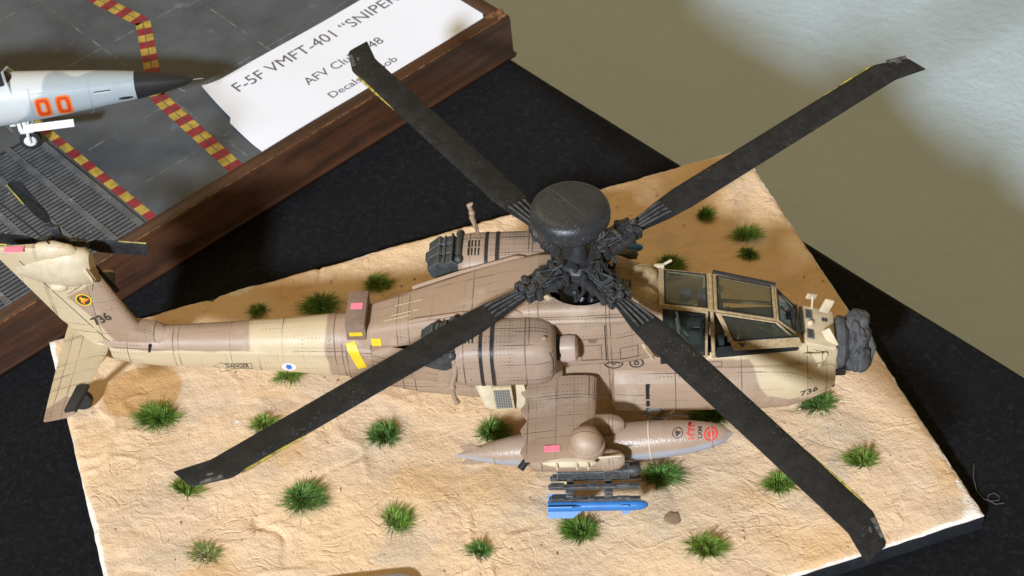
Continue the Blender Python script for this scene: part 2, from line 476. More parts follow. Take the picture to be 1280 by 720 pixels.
# cloth: flat top, soft folds, rounded over the table edge and hanging down
prof = []
for s_ in [-70 + 2.5 * i for i in range(24)]: prof.append((s_, 0.0))
for s_ in [-10 + 0.5 * i for i in range(31)]: prof.append((s_, 0.0))
prof += [(5.4, 0), (5.8, 0), (6.05, -0.015)]
for k in range(1, 7):
    t = k / 6 * math.pi / 2; prof.append((EDGE - 0.3 + 0.3 * math.sin(t), -0.3 + 0.3 * math.cos(t)))
for k in range(1, 9): prof.append((EDGE + 0.02 * k, -0.3 - 1.6 * k))
rows = []
NT = 130
for j in range(NT):
    tt = -60 + 120 * j / (NT - 1)
    row = []
    for s_, z in prof:
        p = E1 * s_ + E2 * tt
        wob = 0.05 * noise.noise(Vector((tt * 0.35, 3.1, 0)))
        fold = 0.035 * noise.noise(Vector((s_ * 0.5, tt * 0.25, 1.7))) - 0.02
        if s_ > 5.7: p = p + E1 * wob * (0.4 - z)
        if z < -0.3: p = p + E1 * (0.35 * math.sin(tt * 1.1 + 2 * noise.noise(Vector((tt * 0.2, 0, 5)))) * min(1, -z / 6))
        row.append(Vector((p.x, p.y, TZ + z + (min(fold, 0) if z > -0.3 else 0))))
    rows.append(row)
mb = MB(); n = len(prof)
mb.add([p for r in rows for p in r], [(j * n + i, j * n + i + 1, (j + 1) * n + i + 1, (j + 1) * n + i) for j in range(NT - 1) for i in range(n - 1)])
tag(mb.build('tablecloth', M_FELT, angle=180), 'black felt cloth covering the table', 'tablecloth', kind='structure')

# lint thread caught on the felt
pts = [(6.55, -1.02), (6.50, -1.35), (6.52, -1.62), (6.62, -1.80), (6.74, -1.86), (6.86, -1.83), (6.88, -1.74), (6.80, -1.68), (6.70, -1.72), (6.68, -1.82), (6.8, -1.92), (6.93, -1.9)]
th = empty('lint_thread', (6.7, -1.6, TZ), None)
COL.objects.unlink(th); bpy.data.objects.remove(th)
mb = MB(); mb.tube([(x + 0.03, y + 0.02, TZ + 0.03 + 0.015 * math.sin(i * 1.9)) for i, (x, y) in enumerate(pts)], 0.011, 5)
tag(mb.build('lint_thread', simple('lint', (0.05, 0.05, 0.05), 0.8, var=0.1), loc=(6.7, -1.6, TZ)), 'thin curled grey lint thread on the black felt beside the sand base', 'thread')

# ---------------------------------------------------------------- display base with sand
BC = Vector((-1.80, -0.14, 0)); BA = 0.359; BW, BH = 14.05, 10.08
base = empty('display_base', (BC.x, BC.y, TZ), 'black edged rectangular display base covered in sandy plaster groundwork', 'display base')
base.rotation_euler = (0, 0, BA)
M_BOARD = simple('black_board_paint', (0.016, 0.018, 0.022), 0.45, 0.5, var=0.3, scale=2, c2=(0.03, 0.032, 0.036), speck=(9, 0.66, (0.10, 0.10, 0.10), 0.5))
mb = MB(); mb.box((0, 0, 0.165), (BW, BH, 0.32)); b_ = mb.build('board', M_BOARD, bevel=0.015); b_.parent = base

def sand_material():
    M = Mat('sand_plaster', 0.9, 0.2)
    x, y, z = M.xyz()
    big = M.noise(0.45, 4, 0.6); mid = M.noise(1.6, 5, 0.65); fine = M.noise(20, 4, 0.7)
    col = M.mix(big.step(0.38, 0.66), (0.735, 0.52, 0.310), (0.69, 0.505, 0.335))
    col = M.mix(M.noise(0.7, 3, 0.55, M.vscale(M.obj, (1, 1, 1), (7, 3, 1))).step(0.52, 0.68) * 0.62, col, (0.52, 0.42, 0.31))   # greyer, dusted
    col = M.mix(M.noise(0.55, 3, 0.5, M.vscale(M.obj, (1, 1, 1), (2, 9, 4))).step(0.53, 0.70) * 0.55, col, (0.62, 0.38, 0.16))  # airbrushed ochre
    col = M.mix(mid.step(0.62, 0.8) * 0.35, col, (0.74, 0.58, 0.40))
    col = M.mix(fine.step(0.58, 0.8) * 0.3, col, (0.66, 0.55, 0.46), 'MULTIPLY')
    # bare white plaster along the rim and on a few scuffs
    edge = (x.abs() * -1.0 + BW / 2).min(y.abs() * -1.0 + BH / 2)
    rim = (edge + mid * -0.16 + M.noise(0.35, 2) * -0.30).step(-0.17, -0.21)
    chip = (edge + M.noise(0.8, 4, 0.7) * -2.6).step(-1.42, -1.62)
    scuff = M.noise(1.15, 6, 0.72, M.vscale(M.obj, (1, 1, 1), (4, 4, 2))).step(0.69, 0.73)
    tail_shadow = (((x + 5.6) * 1.2) * ((x + 5.6) * 1.2) + ((y - 3.1) * 1.35) * ((y - 3.1) * 1.35) + mid * 0.35).step(1.05, 0.85)
    col = M.mix(tail_shadow * 0.75, col, (0.50, 0.27, 0.085))                         # cast shadow by the tail, painted into the sand in ochre
    white = rim.max(chip).max(scuff) 
    col = M.mix(white * 0.85, col, (0.80, 0.75, 0.68))
    sandcol = col
    wv = M.warp(0.9, 0.9)
    crack = M.voro(0.85, 'DISTANCE_TO_EDGE', 1.0, wv).step(0.0, 0.045)
    cm = M.noise(0.5, 2, 0.5, M.vscale(M.obj, (1, 1, 1), (1, 5, 9))).step(0.46, 0.56)
    lump = M.voro(1.9, 'SMOOTH_F1', 1.0, wv)
    sq = M.noise(0.95, 2, 0.45, wv, 0.5); sq2 = M.noise(1.7, 2, 0.5, M.vscale(M.obj, (1, 1, 1), (11, 4, 6)), 0.9)
    ridge = (sq - 0.5).abs().step(0.045, 0.0) * M.noise(0.55, 1, 0.4, M.vscale(M.obj, (1, 1, 1), (4, 2, 6))).step(0.46, 0.56)
    groove = (sq2 - 0.53).abs().step(0.05, 0.0) * M.noise(0.6, 1, 0.4, M.vscale(M.obj, (1, 1, 1), (7, 7, 1))).step(0.50, 0.60)
    h = ridge * 0.24 - groove * 0.30 + crack * cm * 0.06 + lump * 0.22 + M.noise(2.2, 5, 0.7) * 0.9 + M.noise(6.5, 5, 0.75) * 0.7 + M.noise(16, 3, 0.7) * 0.9
    M.color(M.mix(groove * M.noise(3, 3).step(0.4, 0.65) * 0.14, sandcol, (0.40, 0.25, 0.12)))
    M.bump(h, 0.031, 0.8)
    return M.m
NX, NY = 330, 240
vs, fs = [], []
for j in range(NY + 1):
    for i in range(NX + 1):
        x = -BW / 2 + BW * i / NX; y = -BH / 2 + BH * j / NY
        p = Vector((x, y, 0))
        z = 0.05 * noise.noise(p * 0.5) + 0.03 * noise.noise(p * 1.7 + Vector((5, 5, 5)))
        w = p + Vector((noise.noise(p * 1.1), noise.noise(p * 1.1 + Vector((9, 0, 0))), 0)) * 0.7
        rdg = 1 - min(1, abs(noise.noise(w * 0.8 + Vector((0, 0, 4)))) * 9)
        msk = max(0, noise.noise(p * 0.55 + Vector((3, 8, 2))) + 0.12) * 1.6
        z += 0.04 * rdg * rdg * min(1, msk)
        d = 1 - min(1, abs(noise.noise(w * 0.55 + Vector((7, 1, 0)))) * 12)
        z -= 0.05 * d * max(0, noise.noise(p * 0.5 + Vector((1, 2, 8))) + 0.05) * 2
        z += 0.012 * noise.noise(p * 6) + 0.008 * noise.noise(p * 13)
        e = min(BW / 2 - abs(x), BH / 2 - abs(y))
        if e < 0.12: z -= 0.05 * (1 - e / 0.12) ** 2
        ex = 0.018 * noise.noise(Vector((x * 2.3, y * 2.3, 6))) if e < 1e-6 else 0
        vs.append((x - math.copysign(abs(ex), x) * (abs(x) > BW / 2 - 1e-6), y - math.copysign(abs(ex), y) * (abs(y) > BH / 2 - 1e-6), 0.395 + z))
for j in range(NY):
    for i in range(NX):
        a = j * (NX + 1) + i; fs.append((a, a + 1, a + NX + 2, a + NX + 1))
loop = [i for i in range(NX + 1)] + [j * (NX + 1) + NX for j in range(1, NY + 1)] + [NY * (NX + 1) + i for i in range(NX - 1, -1, -1)] + [j * (NX + 1) for j in range(NY - 1, 0, -1)]
n0 = len(vs)
for k in loop: vs.append((vs[k][0] * 0.9995, vs[k][1] * 0.9995, 0.30))
for k in range(len(loop)):
    k2 = (k + 1) % len(loop); fs.append((loop[k], n0 + k, n0 + k2, loop[k2]))
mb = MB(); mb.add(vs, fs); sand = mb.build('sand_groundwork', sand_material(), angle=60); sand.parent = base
mb = MB(); rg = random.Random(5)
for k in range(900):
    gx, gy = rg.uniform(-BW / 2 + .1, BW / 2 - .1), rg.uniform(-BH / 2 + .1, BH / 2 - .1)
    if noise.noise(Vector((gx * .6, gy * .6, 3))) < -0.05: continue
    r_ = .012 + .03 * rg.random() ** 4; sq_ = [Vector((rg.uniform(.6, 1.2), rg.uniform(.6, 1.2), rg.uniform(.4, .9))) for _ in range(1)][0]
    gi = min(NX, max(0, round((gx + BW / 2) / BW * NX))); gj = min(NY, max(0, round((gy + BH / 2) / BH * NY))); gz = vs[gj * (NX + 1) + gi][2]
    c_ = Vector((gx, gy, gz + r_ * .25)); a_ = rg.uniform(0, 6.28)
    mb.add([c_ + Vector((math.cos(a_ + i * 2.094) * r_ * sq_.x, math.sin(a_ + i * 2.094) * r_ * sq_.y, -r_ * .4)) for i in range(3)] + [c_ + Vector((math.cos(a_ + 1 + i * 2.094) * r_ * sq_.y * .8, math.sin(a_ + 1 + i * 2.094) * r_ * sq_.x * .8, r_ * sq_.z)) for i in range(3)], [(2, 1, 0), (3, 4, 5), (0, 1, 4, 3), (1, 2, 5, 4), (2, 0, 3, 5)])
grit = mb.build('loose_grit', simple('grit', (0.62, 0.46, 0.30), 0.9, var=0.4, scale=2.0, c2=(0.40, 0.28, 0.17)), kind='stuff'); grit.parent = base

# pebble and grey round-ended bar on the sand
def pebble(name, p, r, m, label, cat):
    mb = MB(); mb.sphere((p[0], p[1], 0.0), (r, r, r * 0.35), 14, 8, lambda q: 1 + 0.25 * noise.noise(q * 2 + Vector((p[0], p[1], 0))))
    return tag(mb.build(name, m, loc=(p[0], p[1], 0)), label, cat)
pebble('pebble', (1.41, -2.39, 0), 0.17, simple('pebble_brown', (0.30, 0.20, 0.12), 0.9, var=0.3, bump=0.02), 'small flat brown pebble on the sand below the blue missile', 'pebble')
mb = MB()
pts = []
bx0, bx1, hw = -5.3, -3.12, 0.30
dirb = Vector((1, 0.11, 0)).normalized(); nb = Vector((-dirb.y, dirb.x, 0)); cb = Vector((-3.67, -3.93, 0.0))
for k in range(13):
    t = -math.pi / 2 + math.pi * k / 12; pts.append(cb + dirb * (0.60 + hw * math.cos(t)) + nb * hw * math.sin(t))
for k in range(13):
    t = math.pi / 2 + math.pi * k / 12; pts.append(cb + dirb * (-0.60 + hw * math.cos(t)) + nb * hw * math.sin(t))
mb.prism([p + Vector((0, 0, 0.06)) for p in pts], (0, 0, 0.13))
mb.cyl(cb + dirb * 0.3 + Vector((0, 0, 0.0)), cb + dirb * 0.3 + Vector((0, 0, 0.08)), 0.12); mb.cyl(cb - dirb * 0.3, cb - dirb * 0.3 + Vector((0, 0, 0.08)), 0.12)
tag(mb.build('name_plaque', simple('grey_plaque', (0.225, 0.20, 0.165), 0.5, var=0.1), bevel=0.02, loc=(-3.67, -3.93, 0)), 'flat grey round-ended plaque on the sand at the bottom edge', 'plaque')

# grass tufts
def grass_material(i, c):
    M = Mat('grass_fibre', 0.75, 0.2)
    col = M.mix(M.noise(11.0, 2, 0.6).step(0.3, 0.7), c, (c[0] * 3.8, c[1] * 3.1, c[2] * 2.5))
    x_, y_, z_ = M.xyz(); col = M.mix(M.noise(17, 1, 0.5, M.vscale(M.obj, (1, 1, 0.2), (3, 3, 3))).step(0.62, 0.7) * 0.7, col, (0.22, 0.19, 0.07)); M.color(col)
    return M.m
M_GRASS = [grass_material(0, (0.055, 0.115, 0.020)), grass_material(1, (0.085, 0.115, 0.04)), grass_material(2, (0.070, 0.125, 0.022)), grass_material(3, (0.045, 0.105, 0.026))]
TUFTS = [  # x, y, half width, height, blades, material, label
    (-7.67, 0.10, .42, .42, 520, 0, 'bushy dark green grass tuft in front of the tail'),
    (-5.74, -0.11, .30, .32, 300, 0, 'small grass tuft half hidden behind the lower-left rotor blade'),
    (-3.55, -0.44, .40, .40, 460, 0, 'round grass tuft on open sand below the engine exhaust'),
    (-1.72, -0.38, .34, .42, 420, 0, 'grass tuft between the cream side box and the tank tail'),
    (-6.96, -1.55, .33, .38, 380, 0, 'bright grass tuft under the tip of the lower-left rotor blade'),
    (-4.84, -1.84, .45, .42, 560, 0, 'wide dense grass tuft right of the lower-left rotor blade tip'),
    (-3.25, -2.35, .40, .24, 260, 0, 'low sprawling grass tuft above the grey plaque'),
    (-6.40, -2.97, .34, .22, 220, 1, 'sparse pale grass tuft at the lower left of the sand'),
    (-1.72, -3.02, .26, .34, 300, 0, 'small upright grass tuft near the bottom edge right of the plaque'),
    (-0.13, -2.66, .40, .44, 560, 0, 'thick grass tuft just below the blue missile'),
    (1.94, -3.00, .36, .44, 460, 0, 'loose grass tuft near the bottom edge right of the brown pebble'),
    (1.23, -1.42, .40, .36, 420, 0, 'shaded grass tuft between the missile launcher and the tank nose'),
    (3.22, -1.70, .32, .36, 380, 0, 'grass tuft left of the lower-right rotor blade'),
    (4.66, -1.23, .34, .38, 400, 0, 'grass tuft right of the lower-right rotor blade'),
    (3.98, 0.14, .38, .36, 420, 0, 'grass tuft beside the numbered nose of the helicopter'),
    (2.15, 5.05, .24, .36, 260, 0, 'small leaning grass tuft below the upper-right rotor blade'),
    (2.93, 4.43, .36, .34, 360, 0, 'wide grass tuft at the back, larger of two touching tufts'),
    (3.03, 3.94, .24, .26, 240, 0, 'smaller grass tuft at the back touching the wide one'),
    (1.43, 3.70, .40, .36, 460, 0, 'shaded grass tuft behind the cockpit roof'),
    (-4.11, 3.42, .30, .36, 340, 0, 'round grass tuft left of the far engine exhaust'),
    (-5.04, 2.85, .42, .36, 400, 0, 'wide ragged grass tuft behind the tail boom'),
    (-6.25, 2.73, .26, .28, 260, 0, 'small grass tuft behind the tail boom nearest the fin'),
    (-5.48, 1.08, .34, .24, 240, 0, 'low grass tuft peeking out under the tail boom'),
    (2.09, -0.05, .42, .36, 380, 0, 'dark grass tuft under the fuselage behind the tank nose'),
]
for ti, (tx, ty, hw, hh, nb_, mi, lab) in enumerate(TUFTS):
    hw *= 0.88; hh *= 0.95
    rnd = random.Random(100 + ti); mb = MB()
    lean = Vector((rnd.uniform(-.7, .7), rnd.uniform(-.5, .5), 0)); ax_, ay_ = rnd.uniform(.8, 1.25), rnd.uniform(.7, 1.0)
    lobes = [(rnd.uniform(-.35, .35) * hw, rnd.uniform(-.25, .25) * hw) for _ in range(4)]
    for k in range(int(nb_ * 1.5)):
        a = rnd.uniform(0, 2 * math.pi); lb = lobes[k % 4]
        q = rnd.random() ** 0.7
        b0 = Vector((lb[0] + math.cos(a) * hw * 0.30 * rnd.random(), lb[1] + math.sin(a) * hw * 0.28 * rnd.random(), -0.03))
        out = Vector((math.cos(a) * ax_, math.sin(a) * ay_, 0)) * hw * (0.25 + 0.75 * q) * rnd.uniform(0.55, 1.3) + lean * hw * 0.4
        H = hh * 0.85 * rnd.uniform(0.3, 1.0) * (1.1 - 0.75 * q)
        mid = b0 + out * 0.42 + Vector((0, 0, H * 0.72)); tip = b0 + out + Vector((0, 0, H))
        sd = Vector((-math.sin(a), math.cos(a), 0)) * rnd.uniform(0.005, 0.010)
        mb.add([b0 - sd, b0 + sd, mid + sd * 0.8, mid - sd * 0.8, tip], [(0, 1, 2, 3), (3, 2, 4)])
    for p in mb.v: p.x += tx; p.y += ty
    tag(mb.build('grass_tuft', M_GRASS[mi or (0, 2, 3)[ti % 3]], loc=(tx, ty, 0), angle=180), lab, 'grass tuft', 'grass tufts on the sand base')

# ---------------------------------------------------------------- wooden framed carrier deck display behind
S0, S1, T0, T1 = -10.2, 6.33, 8.88, 21.0
SC, TC = (S0 + S1) / 2, (T0 + T1) / 2
BOXA = math.atan2(E1.y, E1.x)
cpos = E1 * SC + E2 * TC
deckbox = empty('deck_display_base', (cpos.x, cpos.y, TZ), 'dark wood framed display base with a grey flight deck surface', 'display base')
deckbox.rotation_euler = (0, 0, BOXA)
def L(s, t, z=0.0): return Vector((s - SC, t - TC, z - TZ))    # deck coordinates -> local
def in_box(mb, name, m, parent=deckbox, **k):
    o = mb.build(name, m, **k); o.parent = parent; return o

def wood_material(name, along):
    M = Mat(name, 0.42, 0.45)
    sc = (0.35, 5.0, 5.0) if along == 'x' else (5.0, 0.35, 5.0)
    v = M.vscale(M.obj, sc)
    g = M.noise(1.0, 6, 0.65, v, 0.6); w = M.noise(0.9, 4, 0.6)
    col = M.mix(g.step(0.35, 0.65), (0.078, 0.031, 0.015), (0.032, 0.015, 0.009))
    col = M.mix(w.step(0.5, 0.72) * 0.6, col, (0.095, 0.040, 0.019))
    M.color(col); M.rough(g * 0.3 + 0.3); M.bump(g, 0.02, 0.5)
    return M.m
M_WOODX, M_WOODY = wood_material('stained_wood_long', 'x'), wood_material('stained_wood_short', 'y')
M_WORN = simple('worn_wood_edge', (0.24, 0.11, 0.045), 0.6, var=0.6, scale=7, c2=(0.06, 0.025, 0.012), bump=0.02, bscale=9)
def rail(p0, p1, inward, m, name='frame_rail'):
    """mitred moulding: profile (offset inward, z)"""
    prof = [(0.0, -0.395), (-0.03, -0.30), (0.02, -0.22), (0.03, 0.66), (0.06, 0.735), (0.12, 0.76), (0.34, 0.755), (0.37, 0.70), (0.37, -0.395)]
    d = (p1 - p0).normalized()
    rs = []
    for end, sg in ((p0, 1), (p1, -1)):
        rs.append([end + inward * o + d * sg * o + Vector((0, 0, z - TZ)) for o, z in prof])
    mb = MB(); mb.rings(rs); return in_box(mb, name, m, angle=50, bevel=0.012)
c00, c10, c11, c01 = [Vector((a - SC, b - TC, 0)) for a, b in ((S0, T0), (S1, T0), (S1, T1), (S0, T1))]
rail(c00, c10, Vector((0, 1, 0)), M_WOODX); rail(c10, c11, Vector((-1, 0, 0)), M_WOODY)
rail(c11, c01, Vector((0, -1, 0)), M_WOODX); rail(c01, c00, Vector((1, 0, 0)), M_WOODY)
# worn bright arrises of the frame and the chipped corner
mb = MB(); n_ = 60; pts = []
for k in range(n_ + 1):
    s_ = S0 + 0.4 + (S1 - S0 - 0.5) * k / n_; pts.append(L(s_, T0 + 0.055, 0.739 + 0.004 * noise.noise(Vector((s_ * 2, 0, 0)))))
mb.tube(pts, [0.010 + 0.012 * abs(noise.noise(Vector((k * .7, 3, 1)))) for k in range(n_ + 1)], 6); in_box(mb, 'worn_edge', M_WORN)
mb = MB()
for k in range(9):
    rr = random.Random(k); q = L(S1 - 0.12 - 0.28 * rr.random(), T0 + 0.06 + 0.26 * rr.random(), 0.752)
    mb.sphere(q, (0.10 + .08 * rr.random(), 0.05 + .05 * rr.random(), 0.012), 8, 5)
in_box(mb, 'chipped_corner', M_WORN)

def deck_material():
    M = Mat('flight_deck_paint', 0.62, 0.4)
    x, y, z = M.xyz()
    a = M.noise(0.5, 5, 0.62); b = M.noise(2.2, 5, 0.6)
    col = M.mix(a.step(0.35, 0.68), (0.045, 0.051, 0.060), (0.080, 0.090, 0.100))
    col = M.mix(b.step(0.45, 0.75) * 0.4, col, (0.06, 0.058, 0.056))
    col = M.mix(M.noise(1.3, 3, 0.5, M.vscale(M.obj, (1, 1, 1), (3, 3, 3))).step(0.66, 0.74) * 0.25, col, (0.20, 0.23, 0.29))
    n = M.noise(3.5, 4, 0.7)
    ln = None
    for t in (10.31, 12.0, 14.65, 17.2, 19.5):
        q = (y - (t - TC) + n * 0.03 - 0.015).abs().step(0.028, 0.008); ln = q if ln is None else ln.max(q)
    for s_ in (-0.33, 2.1, 4.5, -3.2, -6.2):
        ln = ln.max((x - (s_ - SC) + n * 0.03 - 0.015).abs().step(0.028, 0.008))
    col = M.mix(ln * n.step(0.42, 0.66) * 0.5, col, (0.26, 0.27, 0.27))
    M.color(col); M.bump(b + M.noise(20, 3) * 0.3, 0.02, 0.4)
    return M.m
mb = MB(); a_, b_, c_, d_ = L(S0 + .36, T0 + .36, .66), L(S1 - .36, T0 + .36, .66), L(S1 - .36, T1 - .36, .66), L(S0 + .36, T1 - .36, .66)
mb.prism([a_, b_, c_, d_], (0, 0, -0.6)); in_box(mb, 'deck', deck_material())

# grating: bars over dark slots
mb = MB()
M_GRATE = simple('grating_grey', (0.105, 0.11, 0.115), 0.55, var=0.4, scale=4, c2=(0.05, 0.052, 0.055), speck=(7, 0.62, (0.28, 0.28, 0.28), 0.6))
M_SLOT = simple('slot_black', (0.02, 0.021, 0.022), 0.8, var=0.2)
p_ = [L(-9.8, T0 + .39, .664), L(-2.93, T0 + .39, .664), L(-2.93, 13.25, .664), L(-9.8, 13.25, .664)]
mb.add(p_, [(0, 1, 2, 3)]); in_box(mb, 'slot_bed', M_SLOT)
mb = MB()
s_ = -2.95
while s_ > -9.7:
    mb.box(L(s_ - 0.05, (T0 + .4 + 13.25) / 2, .682), (0.13, 13.25 - T0 - .4, 0.034))
    t_ = T0 + .45
    while t_ < 13.2:
        mb.box(L(s_ - 0.35, t_, .678), (0.49, 0.052, 0.024)); t_ += 0.108
    s_ -= 0.60
in_box(mb, 'grating', M_GRATE, kind='stuff')

# red and yellow deck markings
M_DRED = simple('deck_red', (0.26, 0.022, 0.03), 0.6, var=0.4, scale=8, c2=(0.12, 0.012, 0.016))
M_DYEL = simple('deck_yellow', (0.42, 0.30, 0.05), 0.6, var=0.4, scale=8, c2=(0.22, 0.15, 0.03))
def dashes(path, w, step, rows, name, phase=0):
    mb = MB(); carry = 0; k = phase
    for (a, b) in zip(path, path[1:]):
        a, b = Vector(a), Vector(b); d = (b - a).normalized(); n_ = Vector((-d.y, d.x)); ln = (b - a).length
        m_ = max(1, round(ln / step)); st = ln / m_
        for i in range(m_):
            for r_ in range(rows):
                mb.mi = (k + r_ * 0) % 2
                o = (r_ - (rows - 1) / 2) * (w * 1.12)
                q = [a + d * (i * st) + n_ * (o - w / 2), a + d * ((i + 1) * st) + n_ * (o - w / 2), a + d * ((i + 1) * st) + n_ * (o + w / 2), a + d * (i * st) + n_ * (o + w / 2)]
                mb.add([L(p.x, p.y, .6645) for p in q], [(0, 1, 2, 3)])
            k += 1
    return in_box(mb, name, [M_DYEL, M_DRED])
dashes([(0.4, 17.6), (0.60, 16.19), (0.80, 14.75), (-0.47, 12.40), (-0.72, 9.27)], 0.155, 0.235, 2, 'painted_line')
dashes([(-2.72, 13.6), (-2.74, 9.27)], 0.20, 0.27, 1, 'painted_line')

# paper sign with printed text, curling up at its outer end
def paper_z(s_, t_):
    c = max(0.0, (0.9 - s_) / 0.95)
    return 0.685 + 0.26 * c * c * max(0, (t_ - 9.6) / 2.2) + 0.02 * math.sin(s_ * 1.1 + 0.5)
sc_ = Vector((3.0, 10.6))
pc = E1 * sc_.x + E2 * sc_.y
paper = empty('paper_sign', (pc.x, pc.y, 0.66), 'white printed paper sign curling at one end on the flight deck', 'paper sign'); paper.rotation_euler = (0, 0, BOXA)
def PL(s_, t_, dz=0.0): return Vector((s_ - sc_.x, t_ - sc_.y, paper_z(s_, t_) - 0.66 + dz))
mb = MB(); NS, NTT = 44, 18
def paper_edge(t_):                                           # torn, bowed outer end
    b = -0.06 + 0.24 * ((t_ - 9.3) / 2.5) ** 2.2
    return b + (0.10 if t_ > 10.45 else 0.0)
def corner(s_, t_):
    return s_
for z_ in (0.0, -0.012):
    vs = []
    for j in range(NTT + 1):
        t_ = 9.30 + 2.50 * j / NTT
        e0 = paper_edge(t_); e1_ = 6.02 - (0.14 if j in (0, NTT) else 0.04 if j in (1, NTT - 1) else 0)
        for i in range(NS + 1):
            vs.append(PL(e0 + (e1_ - e0) * i / NS, t_, z_))
    mb.add(vs, [(j * (NS + 1) + i, j * (NS + 1) + i + 1, (j + 1) * (NS + 1) + i + 1, (j + 1) * (NS + 1) + i) for j in range(NTT) for i in range(NS)])
M_PAPER = simple('white_paper', (0.77, 0.79, 0.86), 0.7, 0.3, var=0.03, scale=1)
o = mb.build('sheet', M_PAPER, angle=180); o.parent = paper
M_INK = simple('grey_ink', (0.14, 0.13, 0.14), 0.8, var=0.3, scale=8)
def print_text(txt, s_, t_, size, width, bold=0.0):
    vs, fs = text_mesh(txt, size, bold)
    w_ = max(v.x for v in vs); k = width / w_ if width else 1
    mb = MB(); mb.add([PL(s_ + v.x * k, t_ + v.y, 0.007) for v in vs], fs)
    o = mb.build('lettering', M_INK); o.parent = paper
print_text('F-5F VMFT-401 \u201cSNIPERS\u201d', 0.72, 11.15, 0.46, 4.75, 0.0)
print_text('AFV Club 1/48', 1.88, 10.26, 0.36, 2.05, 0.0)
print_text('Decals by Bob', 1.94, 9.56, 0.29, 1.78, 0.0)

# ---------------------------------------------------------------- jet model on the deck: nose half of a grey fighter
JD = Vector((0.989, 0.145, 0)).normalized(); JN = Vector((-JD.y, JD.x, 0))
J0 = Vector((-10.9, 7.05, 0.66))                 # deck point below the reference station
jet = empty('jet_fighter_model', J0, 'pale grey camouflaged jet fighter model with black nose cone', 'model aircraft')
jet.rotation_euler = (0, 0, math.atan2(JD.y, JD.x))
def in_jet(mb, name, m, parent=None, **k):
    o = mb.build(name, m, **k); o.parent = parent or jet; return o
def jet_material():
    M = Mat('jet_grey_camouflage', 0.42, 0.45)
    x, y, z = M.xyz(M.warp(0.35, 0.9))
    n = M.noise(0.75, 1, 0.4, M.vscale(M.obj, (1, 1, 1), (4.2, 0, 1.3)))
    col = M.mix(n.step(0.485, 0.515), (0.53, 0.55, 0.545), (0.32, 0.37, 0.39))
    col = M.mix(M.noise(2.4, 4).step(0.5, 0.8) * 0.2, col, (0.7, 0.7, 0.68), 'MULTIPLY')
    u, v, _ = M.xyz(M.uv)
    M.color(col)
    return M.m
M_JET = jet_material()
M_JWHITE = simple('gloss_white', (0.72, 0.72, 0.70), 0.45, var=0.12)
AX = 1.26                                        # height of the nose axis over the deck
def jring(x, zc, w, h, n=2.3): return [Vector((x, w * sgnpow(math.cos(t), 2 / n), zc + h * sgnpow(math.sin(t), 2 / n))) for t in [2 * math.pi * j / 32 for j in range(32)]]
st = [(1.93, AX - .02, .265, .275), (1.5, AX, .31, .325), (1.0, AX + .01, .36, .38), (.3, AX + .03, .42, .45), (-.5, AX + .05, .47, .52), (-1.4, AX + .05, .5, .56), (-3.0, AX + .05, .56, .6), (-5.0, AX + .05, .62, .62), (-5.4, AX + .05, .5, .5)]
mb = MB(); mb.rings([jring(*s_) for s_ in st]); jf = in_jet(mb, 'fuselage', M_JET)
mb = MB(); mb.rings([jring(1.935, AX - .02, .263, .273), jring(2.2, AX - .03, .22, .23), jring(2.5, AX - .045, .18, .185), jring(2.8, AX - .055, .12, .12), jring(2.98, AX - .06, .065, .065), jring(3.06, AX - .06, .012, .012)])
nc = in_jet(mb, 'nose_cone', simple('nose_cone_black', (0.018, 0.018, 0.02), 0.4, 0.5, var=0.2))
mb = MB(); mb.cyl((3.03, 0, AX - .06), (3.26, 0, AX - .06), 0.012, 0.009, 8); in_jet(mb, 'pitot_probe', M_SILVER, nc)
mb = MB(); mb.tube([(2.72, -.03, AX - .16), (2.80, -.03, AX - .27), (2.86, -.03, AX - .29)], 0.016, 6); in_jet(mb, 'angle_sensor', M_SILVER, nc)
# canopy
mb = MB(); mb.rings([jring(-.35, AX + .50, .05, .02), jring(-.55, AX + .53, .22, .12), jring(-1.0, AX + .55, .31, .30), jring(-2.2, AX + .57, .33, .38), jring(-3.6, AX + .57, .3, .34), jring(-4.4, AX + .55, .2, .12)])
in_jet(mb, 'canopy', simple('smoked_canopy', (0.025, 0.028, 0.028), 0.12, 0.6, var=0.2))
mb = MB(); mb.tube([(-.42, -.36, AX + .36), (-.5, -.24, AX + .62), (-.56, 0, AX + .69), (-.5, .24, AX + .62), (-.42, .36, AX + .36)], 0.03, 6); in_jet(mb, 'windscreen_frame', M_JET)
# intakes and wing stubs out of the picture
for sg in (-1, 1):
    mb = MB(); mb.rings([[Vector((x, sg * (yy + o), AX + zz)) for yy, zz in ((-.22, -.35), (.2, -.3), (.24, .2), (-.2, .3))] for x, o in ((-3.0, .72), (-5.2, .72))]); in_jet(mb, 'intake', M_JET, bevel=0.05)
# panel line strakes, gun port, vents
jt = None
